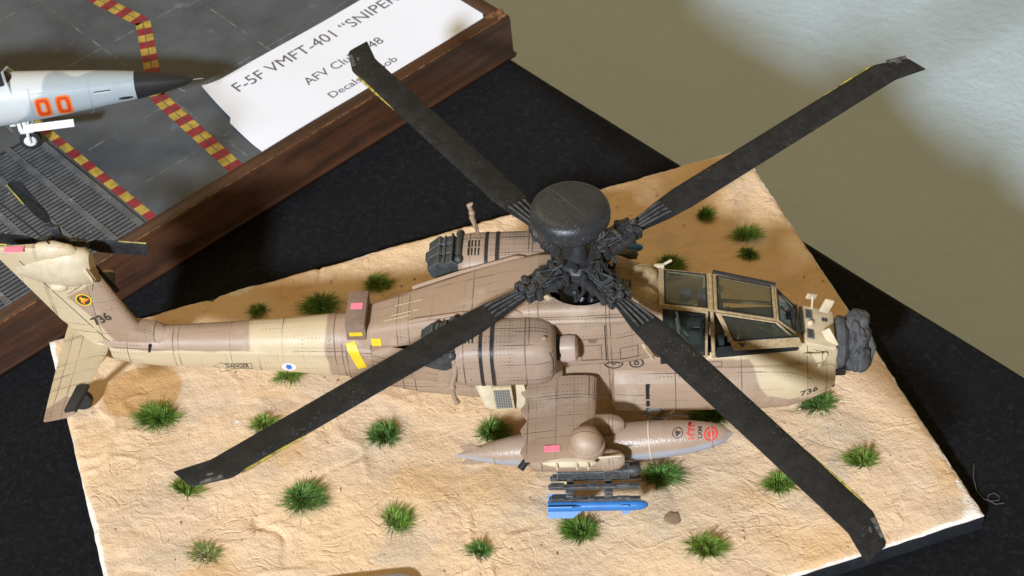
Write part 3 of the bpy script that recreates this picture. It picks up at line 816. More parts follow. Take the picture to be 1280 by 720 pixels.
# nose leg, wheel and door
mb = MB(); wx, wz = -0.42, 0.22
mb.cyl((wx, 0, wz), (wx - .03, 0, AX - .40), 0.055, 0.07, 12); mb.box((wx, 0, 0.52), (.26, .30, .07)); mb.box((wx - .12, -.02, .66), (.08, .16, .3))
mb.tube([(wx + .02, -.13, .5), (wx + .1, -.1, .8), (wx - .2, -.05, .95)], 0.03, 6); mb.box((wx - .25, .03, .75), (.12, .2, .22))
leg = in_jet(mb, 'nose_leg', M_JWHITE, bevel=0.01)
mb = MB(); mb.lathe((wx, -.075, wz), (0, 1, 0), [(0, .12), (.0, .18), (.02, .215), (.075, .222), (.13, .215), (.15, .18), (.15, .12)], 28)
wh = in_jet(mb, 'wheel', M_RUBBER)
mb = MB(); mb.lathe((wx, -.10, wz), (0, 1, 0), [(0, .05), (0.0, .10), (.03, .135), (.17, .135), (.20, .10), (.2, .05)], 20); in_jet(mb, 'hub', M_JWHITE, wh)
mb = MB(); mb.tube([(wx, -.12, wz), (wx, -.12, .42), (wx, 0, .5)], 0.035, 6); in_jet(mb, 'fork', M_JWHITE, leg)
mb = MB(); mb.box((.08, -.26, AX - .56), (1.0, .03, .16), Matrix.Rotation(R(-25), 3, 'X')); in_jet(mb, 'wheel_door', M_JWHITE, bevel=0.008)
# markings and openings printed on the near side
def tree_local(o):
    return BVHTree.FromPolygons([v.co / S for v in o.data.vertices], [list(p.vertices) for p in o.data.polygons])
JT = tree_local(jf)
def jdecal(name, shp, m, org, u=(1, 0, 0), v=(0, 0.5, 0.87), lift=0.006, sd=1):
    o = decal(name, shp, m, None, JT, org, u, v, lift, sd); o.parent = jet; return o
def frame_shape(w, h, r0, r1):
    vs, fs = [], []; n = 24
    for k in (r0, r1):
        for j in range(n):
            t = 2 * math.pi * j / n; vs.append(Vector((sgnpow(math.cos(t), .45) * (w / 2 + k), sgnpow(math.sin(t), .45) * (h / 2 + k))))
    return vs, [(j, (j + 1) % n, n + (j + 1) % n, n + j) for j in range(n)]
M_JLINE = simple('jet_line', (.33, .36, .37), .6, var=.3)
M_JORG = simple('orange_number', (0.80, 0.16, 0.02), 0.5, var=0.15); M_JRED = simple('dark_orange_number', (0.50, 0.055, 0.012), 0.5, var=0.1)
for nx in (0.12, 0.52):
    jdecal('numeral', frame_shape(.24, .34, -.055, .0), M_JRED, (nx, -.4, AX + .02))
    jdecal('numeral_outline', frame_shape(.24, .34, .0, .035), M_JORG, (nx, -.4, AX + .02), lift=0.005)
    jdecal('numeral_outline', frame_shape(.24, .34, -.085, -.055), M_JORG, (nx, -.4, AX + .02), lift=0.005)
jdecal('gun_port', shape_disc(0, 1)[0] and ([Vector((v.x * .15, v.y * .03)) for v in shape_disc(0, 1)[0]], shape_disc(0, 1)[1]), M_BLACK, (1.72, -.3, AX - .08))
jdecal('vent', shape_rect(-.16, -.012, .16, .012), M_BLACK, (1.3, -.3, AX + .16)); jdecal('vent', shape_rect(-.16, -.03, .16, -.018), M_JWHITE, (1.3, -.3, AX + .16))
for a in (-.1, 1.05): jdecal('panel_line', shape_rect(-.006, -.32, .006, .32, 1, 8), M_JLINE, (a, -.35, AX + .1))
jdecal('panel_line', shape_rect(-.1, -.006, 1.9, .006, 14, 1), M_JLINE, (0, -.3, AX + .31))

# ================================================================= helicopter model
heli = empty('helicopter_model', (0, 0, 0), 'tan and brown camouflaged attack helicopter model standing on the sand base', 'model helicopter')
def H(mb, name, m, parent=heli, **k): return mb.build(name, m, parent, **k)

# --- lower fuselage, doghouse
mb = MB()
st = [(4.30, 1.30, 1.84, .34), (4.22, 1.22, 1.92, .40), (3.9, 1.08, 2.03, .47), (3.5, .98, 2.16, .53), (2.9, .94, 2.10, .58), (2.2, .92, 2.06, .61), (1.2, .90, 2.12, .62), (0, .90, 2.2, .62), (-1.5, .95, 2.2, .60), (-2.8, 1.12, 2.2, .55), (-4.0, 1.46, 2.3, .47)]
mb.rings([ring_super(a, b, c, d, 5.5, 44) for a, b, c, d in st]); fus = H(mb, 'fuselage', M_FUS)
mb = MB()
def trap(x, zb, zt, wb, wt, rad=.12): return ring_round([(wb, zb), (wb * .5 + wt * .5 + .03, zb * .45 + zt * .55), (wt, zt), (-wt, zt), (-(wb * .5 + wt * .5 + .03), zb * .45 + zt * .55), (-wb, zb)], x, rad, 5)
mb.rings([trap(1.30, 2.02, 3.07, .60, .44), trap(1.0, 2.0, 3.16, .66, .54), trap(.62, 2.0, 3.26, .74, .66), (trap(0, 2.0, 3.30, .76, .69)), trap(-.72, 2.0, 3.30, .76, .69), trap(-1.3, 2.0, 3.22, .74, .62), trap(-2.0, 1.95, 3.05, .70, .52), trap(-2.8, 1.8, 2.82, .60, .42), trap(-3.5, 1.66, 2.62, .51, .34), trap(-4.0, 1.6, 2.46, .46, .26)])
dog = H(mb, 'transmission_fairing', M_FUS, angle=40)
c = MB(); c.lathe((0.02, 0, 2.3), (0, 0, 1), [(0, .60), (1.6, .60)], 48); cut(dog, c)
mb = MB(); mb.lathe((0.02, 0, 2.35), (0, 0, 1), [(0, .02), (0, .597), (.90, .597), (.90, .585), (.02, .585), (.02, .02)], 48, False); H(mb, 'mast_well', M_DARK, dog)
# ledge below the roof line, both sides
for sg in (-1, 1):
    mb = MB(); mb.rings([[Vector((x, sg * y, z)) for y, z in ((w - .05, zz - .05), (w + .035, zz - .05), (w + .045, zz + .0), (w + .01, zz + .045), (w - .05, zz + .05))] for x, w, zz in ((1.02, .60, 3.0), (.62, .715, 3.06), (-.72, .735, 3.08), (-1.35, .70, 3.0), (-2.1, .63, 2.83))])
    H(mb, 'roof_ledge', M_TAN if sg > 0 else M_BROWN, dog, bevel=0.01)
# long spine rail, far and near, on the aft doghouse
for sg in (-1, 1):
    mb = MB(); mb.tube([(-.95, sg * .66, 3.20), (-1.1, sg * .63, 3.245), (-2.0, sg * .50, 3.07), (-2.75, sg * .41, 2.86), (-2.85, sg * .40, 2.82)], 0.035, 8); H(mb, 'spine_rail', M_BROWN, dog)
for sg in (-1, 1):
    for dx, dy in (((0, 0), (-.12, .09)) if sg < 0 else ((.05, -.06),)):
        mb = MB(); mb.box((-2.95 + dx, sg * (.14 + dy), 2.77 + dx * .28), (.5, .014, .03), Matrix.Rotation(R(-16), 3, 'Y')); H(mb, 'strake', M_TAN, dog)

# avionics bays along the lower sides
for sg in (-1, 1):
    mb = MB(); rs = []
    for x, k, zb, zt in ((.42, .2, .98, 1.5), (.50, .86, .95, 1.72), (.8, 1, .94, 1.74), (2.9, 1, .94, 1.72), (3.4, .92, .96, 1.70), (3.8, .70, 1.02, 1.62), (4.12, .38, 1.1, 1.56), (4.2, .2, 1.2, 1.5)):
        o = .56; w = .31 * k
        if x > 3.5: o = .56 - (x - 3.5) * .18
        ring = [(o - .12, zb), (o + w * .85, zb + .02), (o + w, zb + .14), (o + w, zt - .22), (o + w * .86, zt - .10), (o + w * .25, zt + .05), (o - .12, zt + .05)]
        rs.append([Vector((x, sg * y, z)) for y, z in ring])
    mb.rings(rs); cheek = H(mb, 'avionics_bay', M_FUS, bevel=0.018, angle=30)
    if sg < 0:
        near_cheek = cheek
        for (x0, z0, x1, z1) in ((1.02, 1.02, 1.08, 1.66),):
            mb = MB(); mb.box(((x0 + x1) / 2, -.872, (z0 + z1) / 2), (x1 - x0, .012, z1 - z0)); H(mb, 'door_gap', M_DARK, cheek)
        mb = MB(); mb.box((1.05, -.876, 1.30), (.16, .016, .03)); mb.box((1.05, -.876, 1.12), (.16, .016, .03)); H(mb, 'latch', M_BROWN, cheek)
        mb = MB(); mb.box((1.15, -.872, 1.03), (.22, .02, .1)); H(mb, 'access_panel', M_SILVER, cheek)
        mb = MB(); mb.box((2.28, -.874, 1.25), (.30, .012, .13)); H(mb, 'access_panel', M_CREAM, cheek)
        mb = MB(); mb.box((2.28, -.877, 1.25), (.25, .014, .09)); H(mb, 'access_panel', M_BROWN, cheek)

# --- tail boom, fin
def boom_ring(x, zb, zt, w):
    h = (zt - zb); N = []
    half = [(0, 1.0), (.30, .985), (.56, .93), (.74, .84), (.86, .73), (.90, .66), (.99, .63), (1.0, .55), (1.0, .36), (.97, .22), (.86, .08), (.6, .01), (0, 0)]
    for a, b in half: N.append(Vector((x, -w * a, zb + h * b)))
    for a, b in reversed(half[1:-1]): N.append(Vector((x, w * a, zb + h * b)))
    return N
mb = MB(); mb.rings([boom_ring(-3.7, 1.40, 2.53, .485), boom_ring(-4.1, 1.47, 2.50, .46), boom_ring(-5.0, 1.56, 2.43, .41), boom_ring(-6.2, 1.65, 2.38, .35), boom_ring(-7.3, 1.72, 2.36, .30), boom_ring(-8.0, 1.80, 2.30, .22), boom_ring(-8.35, 1.92, 2.2, .12)])
boom = H(mb, 'tail_boom', M_BOOM, angle=25)
for x in (-5.72, -7.25, -4.35):
    t_ = (-3.7 - x) / 3.6; w = .485 - .185 * t_; zb, zt = 1.40 + .32 * t_, 2.50 - .14 * t_
    mb = MB(); a = boom_ring(x - .008, zb - .002, zt - .005, w + .004 - .02); b = boom_ring(x + .008, zb - .002, zt - .005, w + .004 - .02)
BOOMT = tree_of([boom])

# fin: swept airfoil loft
mb = MB(); rs = []
fin_st = [(2.0, -7.1, -8.36, .17), (2.35, -7.45, -8.62, .155), (2.7, -7.60, -8.86, .14), (3.6, -7.93, -9.30, .125), (4.20, -8.18, -9.60, .115), (4.36, -8.26, -9.68, .10), (4.40, -8.34, -9.66, .06)]
for z, xl, xt, th in fin_st:
    row = []
    for u_, v_ in ((0, 0), (.02, .5), (.08, .85), (.2, 1.0), (.45, .9), (.75, .5), (.98, .12)): row.append(Vector((xl + (xt - xl) * u_, -th * v_, z)))
    for u_, v_ in ((.98, .12), (.75, .5), (.45, .9), (.2, 1.0), (.08, .85), (.02, .5)): row.append(Vector((xl + (xt - xl) * u_, th * v_, z)))
    rs.append(row)
mb.rings(rs); fin = H(mb, 'vertical_fin', M_FIN, angle=40)
# forward fillet on the boom
mb = MB(); mb.rings([[Vector((x, s_ * w, z)) for s_, z in ((-1, 2.12), (-.8, zt - .05), (0, zt), (.8, zt - .05), (1, 2.12))] for x, w, zt in ((-6.85, .12, 2.30), (-7.1, .24, 2.36), (-7.35, .22, 2.50), (-7.75, .17, 2.62))]); H(mb, 'fin_fillet', M_BROWN, fin, angle=60)
mb = MB(); mb.box((-7.38, -.262, 2.2), (.035, .05, .16), Matrix.Rotation(R(12), 3, 'Y')); H(mb, 'vent', M_DARK, fin)
# gearbox fairing at the fin top
mb = MB()
mb.rings([[Vector((x, yy * w * .80 + .02, 3.90 + zz * h)) for yy, zz in [(math.cos(2 * math.pi * j / 24), math.sin(2 * math.pi * j / 24)) for j in range(24)]] for x, w, h in ((-8.02, .02, .03), (-8.04, .20, .28), (-8.12, .265, .36), (-8.40, .30, .42), (-8.7, .26, .40), (-9.0, .17, .30), (-9.3, .08, .16))])
gb = H(mb, 'tail_gearbox_fairing', M_CREAM)
mb = MB(); mb.box((-8.06, -.06, 3.86), (.06, .30, .34), Matrix.Rotation(R(-16), 3, 'Y')); H(mb, 'intake', M_CREAM, gb, bevel=.02)
mb = MB(); mb.box((-8.022, -.06, 3.86), (.02, .20, .24), Matrix.Rotation(R(-16), 3, 'Y')); H(mb, 'intake_mouth', M_FRAME, gb)
mb = MB(); mb.sphere((-8.66, -.10, 3.56), (.16, .09, .09)); H(mb, 'blister', M_CREAM, gb)
mb = MB(); mb.rings([[Vector((x, .02 + math.cos(2 * math.pi * j / 20) * r * .8, 4.27 + math.sin(2 * math.pi * j / 20) * r)) for j in range(20)] for x, r in ((-8.36, .03), (-8.42, .13), (-8.6, .185), (-8.85, .16), (-9.0, .06))]); H(mb, 'cap_fairing', M_CREAM, gb)
mb = MB(); mb.box((-9.22, -.07, 4.405), (.32, .10, .04)); H(mb, 'formation_light', M_PINK, gb)
mb = MB(); mb.tube([(-8.62, .0, 4.42), (-8.85, .02, 4.78), (-9.15, .04, 5.2), (-9.45, .05, 5.55)], [.016, .014, .012, .008], 6); H(mb, 'whip_antenna', M_BLACK, gb)

# stabilator
mb = MB(); rs = []
for y, xl, xt, zl, zt, th in ((-1.72, -8.52, -8.95, 2.11, 2.0, .012), (-1.68, -8.42, -8.98, 2.13, 1.98, .03), (-1.2, -8.33, -9.02, 2.14, 1.92, .045), (-.3, -8.12, -9.05, 2.15, 1.88, .055), (0, -8.1, -9.05, 2.15, 1.88, .06), (.3, -8.12, -9.05, 2.15, 1.88, .055), (1.2, -8.28, -9.02, 2.17, 1.92, .045), (1.68, -8.36, -8.95, 2.2, 2.02, .03), (1.72, -8.45, -8.9, 2.2, 2.05, .012)):
    rs.append([Vector((xl + (xt - xl) * u_, y, zl + (zt - zl) * u_ + th * v_)) for u_, v_ in ((0, 0), (.06, .7), (.25, 1), (.6, .8), (1, .12), (1, -.12), (.6, -.6), (.25, -.8), (.06, -.6))])
mb.rings(rs); stab = H(mb, 'stabilator', M_STAB, angle=40)
for sg, y0, y1 in ((-1, -1.62, -1.05), (1, 1.62, 1.05)):
    mb = MB(); rs = []
    for y in (y0, y1):
        t_ = abs(y); xl = -8.33 - (t_ - 1.2) * .19 if sg < 0 else -8.28 - (t_ - 1.2) * .17
        z_ = 2.14 if sg < 0 else 2.175
        rs.append([Vector((xl + a, y, z_ + b)) for a, b in ((.03, 0), (.01, .045), (-.08, .056), (-.19, .04), (-.19, -.03), (0, -.04))])
    mb.rings(rs); H(mb, 'deicing_boot', M_BLACK, stab, bevel=0.008)

# tail rotor: two crossed pairs on the far side
TRH = Vector((-8.68, .66, 3.86))
mb = MB(); mb.cyl((-8.68, .3, 3.86), (-8.68, .70, 3.86), .09, .07, 16); mb.cyl((-8.68, .60, 3.86), (-8.68, .66, 3.86), .17, .17, 16); trh = H(mb, 'tail_rotor_hub', M_GUN, bevel=.01)
for ang in (-8, 172, 112, -66):
    d = Vector((math.cos(R(ang)), 0, math.sin(R(ang)))); n_ = Vector((-d.z, 0, d.x)); y_ = .06 if ang in (112, -66) else -.02
    o_ = TRH + Vector((0, y_, 0))
    mb = MB(); mb.cyl(o_, o_ + d * .45, .055, .04, 10); mb.box(o_ + d * .22, (.14, .10, .22)); mb.box(o_ + d * .34 + n_ * .08, (.12, .06, .05)); H(mb, 'blade_grip', M_GUN, trh, bevel=.008)
    mb = MB(); rs = []
    for r_, c_, th in ((.40, .035, .03), (.52, .10, .022), (.66, .135, .018), (1.40, .135, .014), (1.43, .12, .006)):
        rs.append([o_ + d * r_ + n_ * (c_ * a) + Vector((0, th * b + a * .02, 0)) for a, b in ((1, 0), (.7, 1), (0, 1.1), (-1, .15), (-1, -.15), (0, -1), (.7, -.8))])
    mb.rings(rs); bl = H(mb, 'tail_rotor_blade', M_BLADE, trh, angle=40)
    mb = MB(); lead = 1
    mb.tube([o_ + d * .95 + n_ * .137, o_ + d * 1.41 + n_ * .137], .014, 6); (H(mb, 'leading_edge_strip', M_OCHRE, bl) if ang != -66 else None)

# box on the boom root, yellow bands
mb = MB(); mb.box((-3.78, .02, 2.58), (.34, .82, .36)); bx_ = H(mb, 'boom_box', simple('box_brown', (0.235, 0.16, 0.115), 0.5, var=.25), bevel=.025)
mb = MB(); mb.box((-3.78, .06, 2.765), (.20, .14, .012)); H(mb, 'formation_light', M_PINK, bx_)
mb = MB(); mb.box((-3.78, -.392, 2.55), (.22, .012, .08)); H(mb, 'label_plate', M_YELLOW, bx_)
ROOT = tree_of([boom, dog, fus])
decal('yellow_band', shape_rect(-.085, -.30, .085, .22, 3, 16), M_YELLOW, boom, ROOT, (-3.86, -.8, 2.35), (.93, .1, .25), (-.30, .5, .8), .012)
decal('yellow_band', shape_rect(-.085, -.42, .085, .05, 3, 14), M_YELLOW, boom, ROOT, (-3.46, -.8, 2.62), (1, 0, .03), (0, .5, .86), .012)

# --- engines
M_BULB = simple('pale_brown_paint', (.44, .33, .26), .45, var=.2, scale=4)
def engine(sg):
    yc, zc = sg * 1.04, 2.72
    mb = MB(); rs = []
    for x, w, h in ((-.40, .10, .10), (-.405, .24, .25), (-.43, .33, .34), (-.50, .41, .42), (-.62, .455, .46), (-.75, .47, .475), (-1.82, .47, .475), (-2.0, .45, .455), (-2.08, .38, .40)):
        rs.append([Vector((x, yc + w * sgnpow(math.cos(t), 2 / 3.4), zc + h * sgnpow(math.sin(t), 2 / 3.4))) for t in [2 * math.pi * j / 40 for j in range(40)]])
    mb.rings(rs); e = H(mb, 'engine_nacelle', M_ENGINE)
    for x in (-1.60, -1.42):
        mb = MB(); a = []
        for xx in (x - .028, x + .028):
            a.append([Vector((xx, yc + .478 * sgnpow(math.cos(t), 2 / 3.4), zc + .483 * sgnpow(math.sin(t), 2 / 3.4))) for t in [2 * math.pi * j / 40 for j in range(40)]])
        mb.rings(a, False, False); H(mb, 'black_band', M_BLACK, e)
    # louvres on the aft shoulder
    for k in range(4):
        for q in range(2):
            y = yc - .18 + .19 * q + (0.02 if sg < 0 else 0)
            z = zc + .478 * (1 - min(.99, abs((y - yc) / .47)) ** 3.4) ** (1 / 3.4)
            mb = MB(); mb.box((-1.73 - .058 * k, y, z), (.022, .15, .014), Matrix.Rotation(R(8) if y < yc else R(0), 3, 'X')); H(mb, 'louvre', M_DARK, e)
    # gearbox bulb in front
    mb = MB(); bx2 = [[Vector((x, sg * .93 + w * sgnpow(math.cos(t), 2 / 3.2), 2.64 + h * sgnpow(math.sin(t), 2 / 3.2))) for t in [2 * math.pi * j / 28 for j in range(28)]] for x, w, h in ((-.40, .10, .12), (-.34, .17, .20), (-.22, .185, .22), (-.10, .175, .205), (-.06, .13, .15), (-.05, .03, .03))]
    mb.rings(bx2); H(mb, 'nose_gearbox', M_BULB, e)
    mb = MB(); mb.cyl((-.42, sg * .93, 2.66), (-.3, sg * .93, 2.66), .22, .16, 20); H(mb, 'intake_throat', M_DARK, e)
    # stub scoop on the front shoulder
    mb = MB(); mb.box((-.58, yc + sg * .16, zc + .44), (.10, .05, .10), Matrix.Rotation(R(18), 3, 'Y'), (.6, .6)); H(mb, 'scoop', M_BROWN, e, bevel=.008)
    # exhaust suppressor: three stacked black ducts
    mb = MB(); mb.box((-2.2, yc, zc - .02), (.30, .70, .66), None, (.85, .85)); ex = H(mb, 'exhaust_suppressor', M_BROWN, e, bevel=.03)
    for k, yy in enumerate((-.235, 0.0, .235)):
        y = yc + sg * yy; dx = -.05 * (k % 2)
        pts = [(-2.08, .30), (-2.18, .40), (-2.36, .34), (-2.42, .39), (-2.62 + dx, .20), (-2.56 + dx, .02), (-2.40, -.06), (-2.2, -.12), (-2.08, -.05)]
        mb = MB(); mb.prism([(x, y - .095 * sg, zc + z * .92 + .03) for x, z in pts], (0, .19 * sg, 0)); d_ = H(mb, 'exhaust_duct', M_EXHAUST, ex, bevel=.012)
        for q in range(3):
            mb = MB(); mb.box((-2.19 - .13 * q, y, zc + .415 - .055 * q), (.035, .20, .04), Matrix.Rotation(R(-24), 3, 'Y')); H(mb, 'duct_rib', M_RACK, d_)
    mb = MB()
    mb.tube([(-2.07, yc + sg * .43, zc + .30), (-2.06, yc + sg * .25, zc + .46), (-2.07, yc, zc + .50), (-2.06, yc - sg * .3, zc + .44)], .05, 8); mb.sphere((-2.07, yc + sg * .40, zc + .34), .08, 10, 6); mb.sphere((-2.06, yc - sg * .32, zc + .43), .075, 10, 6); H(mb, 'exhaust_collar', M_EXHAUST, ex)
    return e
eng_n, eng_f = engine(-1), engine(1)
# rear flank below the near and far engine
for sg in (-1, 1):
    mb = MB(); mb.rings([[Vector((x, sg * y, z)) for y, z in ((.5, zc - h), (w - .08, zc - h), (w, zc - h + .12), (w, zc + h - .1), (w - .1, zc + h), (.5, zc + h))] for x, w, zc, h in ((-.35, .78, 2.02, .30), (-.6, .98, 2.05, .28), (-2.1, .96, 2.08, .30), (-2.9, .74, 2.05, .34), (-3.55, .52, 2.0, .30))]); H(mb, 'engine_pylon', M_BROWN, bevel=.04)
# bent rods rooted on the nacelles
mb = MB(); mb.tube([(-1.93, -1.30, 2.96), (-2.02, -1.46, 2.86), (-2.04, -1.50, 2.70), (-2.12, -1.52, 2.45), (-2.1, -1.52, 2.2), (-2.06, -1.5, 2.02)], [.045, .05, .04, .055, .04, .05], 8); mb.sphere((-2.11, -1.52, 2.42), .07, 8, 6); mb.tube([(-1.95, -1.33, 2.93), (-1.88, -1.44, 2.75), (-1.80, -1.5, 2.55)], [.04, .035, .03], 8); H(mb, 'bent_strut', M_BROWN, eng_n)
mb = MB(); mb.tube([(-1.76, 1.34, 3.02), (-1.78, 1.36, 3.25), (-1.84, 1.38, 3.5), (-1.83, 1.38, 3.62), (-1.86, 1.37, 3.78), (-1.80, 1.36, 3.84)], [.035, .035, .05, .04, .05, .02], 8); mb.sphere((-1.83, 1.38, 3.6), .06, 8, 6); H(mb, 'bent_strut', M_BROWN, eng_f)
# cream side box with mesh grille
mb = MB(); mb.prism([(-1.86, -.80, 2.06), (-1.84, -1.12, 2.06), (-1.72, -1.16, 1.62), (-1.58, -1.18, 1.44), (-.95, -1.16, 1.44), (-.80, -.80, 1.44), (-1.7, -.80, 1.44)][0:1] + [(-1.86, -1.0, 2.06), (-1.66, -1.14, 1.50), (-1.50, -1.14, 1.42), (-.92, -1.1, 1.42), (-1.02, -.95, 2.06)], (0, .35, 0)); cb_ = H(mb, 'side_box', M_CREAM, bevel=.02)
mb = MB(); fr = [Vector((-1.53, -1.165, 1.99)), Vector((-1.19, -1.165, 2.0)), Vector((-1.16, -1.19, 1.47)), Vector((-1.50, -1.19, 1.46))]
mb.prism(fr, (0, .06, 0)); H(mb, 'grille_frame', M_TAN, cb_, bevel=.012)
mb = MB(); ce = sum(fr, Vector()) / 4; mb.prism([ce + (p - ce) * .78 + Vector((0, -.012, 0)) for p in fr], (0, .01, 0))
def mesh_material():
    M = Mat('wire_mesh', 0.5, 0.4); u, v, _ = M.xyz(M.uv)
    a = ((u * 26).op('FRACT') - .5).abs().step(.25, .4).max(((v * 26).op('FRACT') - .5).abs().step(.25, .4))
    M.color(M.mix(a, (0.06, 0.055, 0.05), (0.25, 0.235, 0.21))); return M.m
H(mb, 'grille', mesh_material(), cb_)

# --- stub wings with stores
def wing(sg):
    mb = MB(); yr, yt = .78, 2.56
    rnd = random.Random(3)
    rs = []
    NW = 18
    for i in range(NW + 1):
        t_ = i / NW; y = yr + (yt - yr) * t_
        le, te = .22 - .03 * t_, -1.02 + .05 * t_
        if .05 < t_ < .97: te += .13 * (abs(((t_ * 4.0) % 1.0) - .5) * 2 - .5)          # scalloped trailing edge
        z0 = 1.72; th = .115 - .02 * t_
        if i == NW: th *= .6; le -= .04; te += .04
        rs.append([Vector((le + (te - le) * u_, sg * y, z0 + th * v_)) for u_, v_ in ((0, 0), (.015, .5), (.06, .82), (.16, 1.0), (.35, 1.05), (.6, .8), (.85, .42), (.99, .12), (1, -.05), (.8, -.3), (.5, -.75), (.2, -.85), (.04, -.5))])
    mb.rings(rs); w = H(mb, 'stub_wing', M_WING, angle=32)
    # tip fairing, light, dome
    mb = MB(); mb.rings([[Vector((x, sg * (2.575 + a * k), 1.70 + b * k)) for a, b in ((-.03, -.09), (.05, -.07), (.085, 0), (.05, .075), (-.03, .09))] for x, k in ((.22, .12), (.14, .8), (0, 1), (-.35, 1), (-.52, .7), (-.66, .15))]); tf = H(mb, 'tip_fairing', M_CREAM, w, bevel=.008)
    for x in (-.42, -.1, .08): 
        mb = MB(); mb.cyl((x, sg * 2.64, 1.76), (x, sg * 2.70, 1.74), .022, .022, 8); mb.box((x, sg * 2.645, 1.70), (.03, .05, .13)); H(mb, 'clip', M_CREAM, tf)
    mb = MB(); mb.cyl((.25, sg * 2.52, 1.75), (.62, sg * 2.50, 1.76), .022, .014, 8); H(mb, 'tip_probe', M_CREAM, tf)
    mb = MB(); mb.lathe((.05, sg * 2.28, 1.74), (0, 0, 1), [(0, .31), (.08, .305), (.10, .275), (.18, .268), (.27, .235), (.34, .165), (.375, .08), (.385, .01)], 32); H(mb, 'sensor_dome', M_BROWN, w)
    mb = MB(); mb.box((-.50, sg * 2.36, 1.815), (.26, .12, .02), Matrix.Rotation(R(4) , 3, 'Z')); H(mb, 'formation_light', M_PINK, w)
    mb = MB(); mb.cyl((-.90, sg * 2.46, 1.68), (-1.02, sg * 2.60, 1.60), .06, .06, 10); H(mb, 'tail_light', M_BLACK, w)
    # pylons
    def pylon(y, x0, x1, z0, z1, nm='pylon', wd=.13):
        mb = MB(); rs = []
        for x, k, q in ((x0, .5, .4), (x0 + .12, .9, 1), ((x0 + x1) / 2, 1, 1), (x1 - .22, 1, 1), (x1 - .08, .8, .8), (x1, .35, .45)):
            zc, h = (z0 + z1) / 2, (z1 - z0) / 2
            rs.append([Vector((x, sg * y + wd * k * sgnpow(math.cos(t), .7), zc + h * q * sgnpow(math.sin(t), .7))) for t in [2 * math.pi * j / 20 for j in range(20)]])
        mb.rings(rs); return H(mb, nm, M_BROWN, w)
    pylon(1.66, -.9, .66, 1.34, 1.76, wd=.15); pylon(2.33, -.9, .66, 1.28, 1.66, wd=.14)
    # fuel tank
    yT = 1.70; pit = R(5.2)
    ax = Vector((math.cos(pit), 0, math.sin(pit))); c0 = Vector((.1, sg * yT, 1.13))
    mb = MB(); prof = []
    for k in range(33):
        u_ = k / 32; x = -2.28 + 4.62 * u_
        if u_ < .42: r_ = .325 * (1 - ((.42 - u_) / .42) ** 1.9) ** .85
        elif u_ > .58: r_ = .335 * math.sqrt(max(0, 1 - ((u_ - .58) / .42) ** 2.7)) * .97
        else: r_ = .325
        prof.append((x, max(r_, .012)))
    mb.lathe(c0, ax, prof, 36); tk = H(mb, 'fuel_tank', M_TANK)
    for x in (.98, 2.0, -1.62):
        rr = .327 if x < 1 else .215
        if x < 0: rr = .196
        mb = MB(); mb.lathe(c0, ax, [(x - .012, rr - .01), (x - .012, rr + .004), (x + .012, rr + .003), (x + .012, rr - .01)], 36, False); H(mb, 'tank_seam', M_CREAM if x == .98 else M_BROWN, tk)
    for ang in (90, 270):
        d = Vector((0, math.cos(R(ang)), math.sin(R(ang))))
        mb = MB(); b0 = c0 + ax * -1.78; q = [b0 + d * .12, b0 + ax * -.28 + d * .05, b0 + ax * -.42 + d * .22, b0 + ax * -.22 + d * .26]
        nn = ax.cross(d) * .022
        mb.prism([p - nn / 2 for p in q], nn); H(mb, 'tank_fin', M_BROWN, tk)
    # launcher with four rails
    yl = 2.34; up = 0.0 if sg < 0 else 0.42
    mb = MB(); mb.box((.12, sg * yl, 1.17 + up), (1.15, .14, .17)); mb.box((.52, sg * yl, 1.20 + up), (.42, .17, .20)); mb.sphere((.78, sg * yl, 1.20 + up), (.16, .09, .10), 12, 8); la = H(mb, 'missile_launcher', M_RACK, bevel=.015)
    for x in (-.25, .38):
        mb = MB(); mb.box((x, sg * yl, .94 + up), (.11, .66, .07)); mb.box((x, sg * yl, .92 + up), (.09, .10, .46)); mb.box((x, sg * (yl + .22), .95 + up), (.14, .14, .12)); mb.box((x, sg * (yl - .22), .95 + up), (.14, .14, .12)); H(mb, 'cross_beam', M_RACK, la, bevel=.012)
    rails = [(yl - .27, 1.03), (yl + .20, 1.06), (yl + .30, .86), (yl - .27, .72)]
    for (y, z) in rails:
        z += up
        mb = MB(); mb.box((.15, sg * y, z), (1.50, .085, .05)); mb.box((.15, sg * y, z - .035), (1.50, .03, .06)); mb.box((-.45, sg * y, z + .03), (.22, .10, .05)); mb.box((.1, sg * y, z + .03), (.10, .10, .04)); mb.box((.62, sg * y, z + .03), (.2, .06, .04)); H(mb, 'launch_rail', M_RACK, la, bevel=.01)
    # one inert blue missile
    my, mz = (yl + .33, .73) if sg < 0 else (yl + .34, 1.46)
    mb = MB(); o_ = Vector((-.62, sg * my, mz)); mb.lathe(o_, (1, 0, 0), [(0, .06), (0, .088), (.03, .09), (1.42, .09), (1.52, .082), (1.60, .055), (1.635, .02), (1.64, .002)], 24); ms = H(mb, 'blue_missile', M_BLUE, la)
    for ang in (45, 135, 225, 315):
        d = Vector((0, math.cos(R(ang)), math.sin(R(ang)))); nn = Vector((1, 0, 0)).cross(d) * .02
        mb = MB(); q = [o_ + Vector((0, 0, 0)) + d * .08, o_ + d * .20, o_ + Vector((.40, 0, 0)) + d * .20, o_ + Vector((.56, 0, 0)) + d * .08]; mb.prism([p - nn / 2 for p in q], nn); H(mb, 'fin', M_BLUE, ms)
        mb = MB(); q = [o_ + Vector((1.20, 0, 0)) + d * .08, o_ + Vector((1.22, 0, 0)) + d * .14, o_ + Vector((1.32, 0, 0)) + d * .14, o_ + Vector((1.36, 0, 0)) + d * .08]; mb.prism([p - nn / 2 for p in q], nn); H(mb, 'fin', M_BLUE, ms)
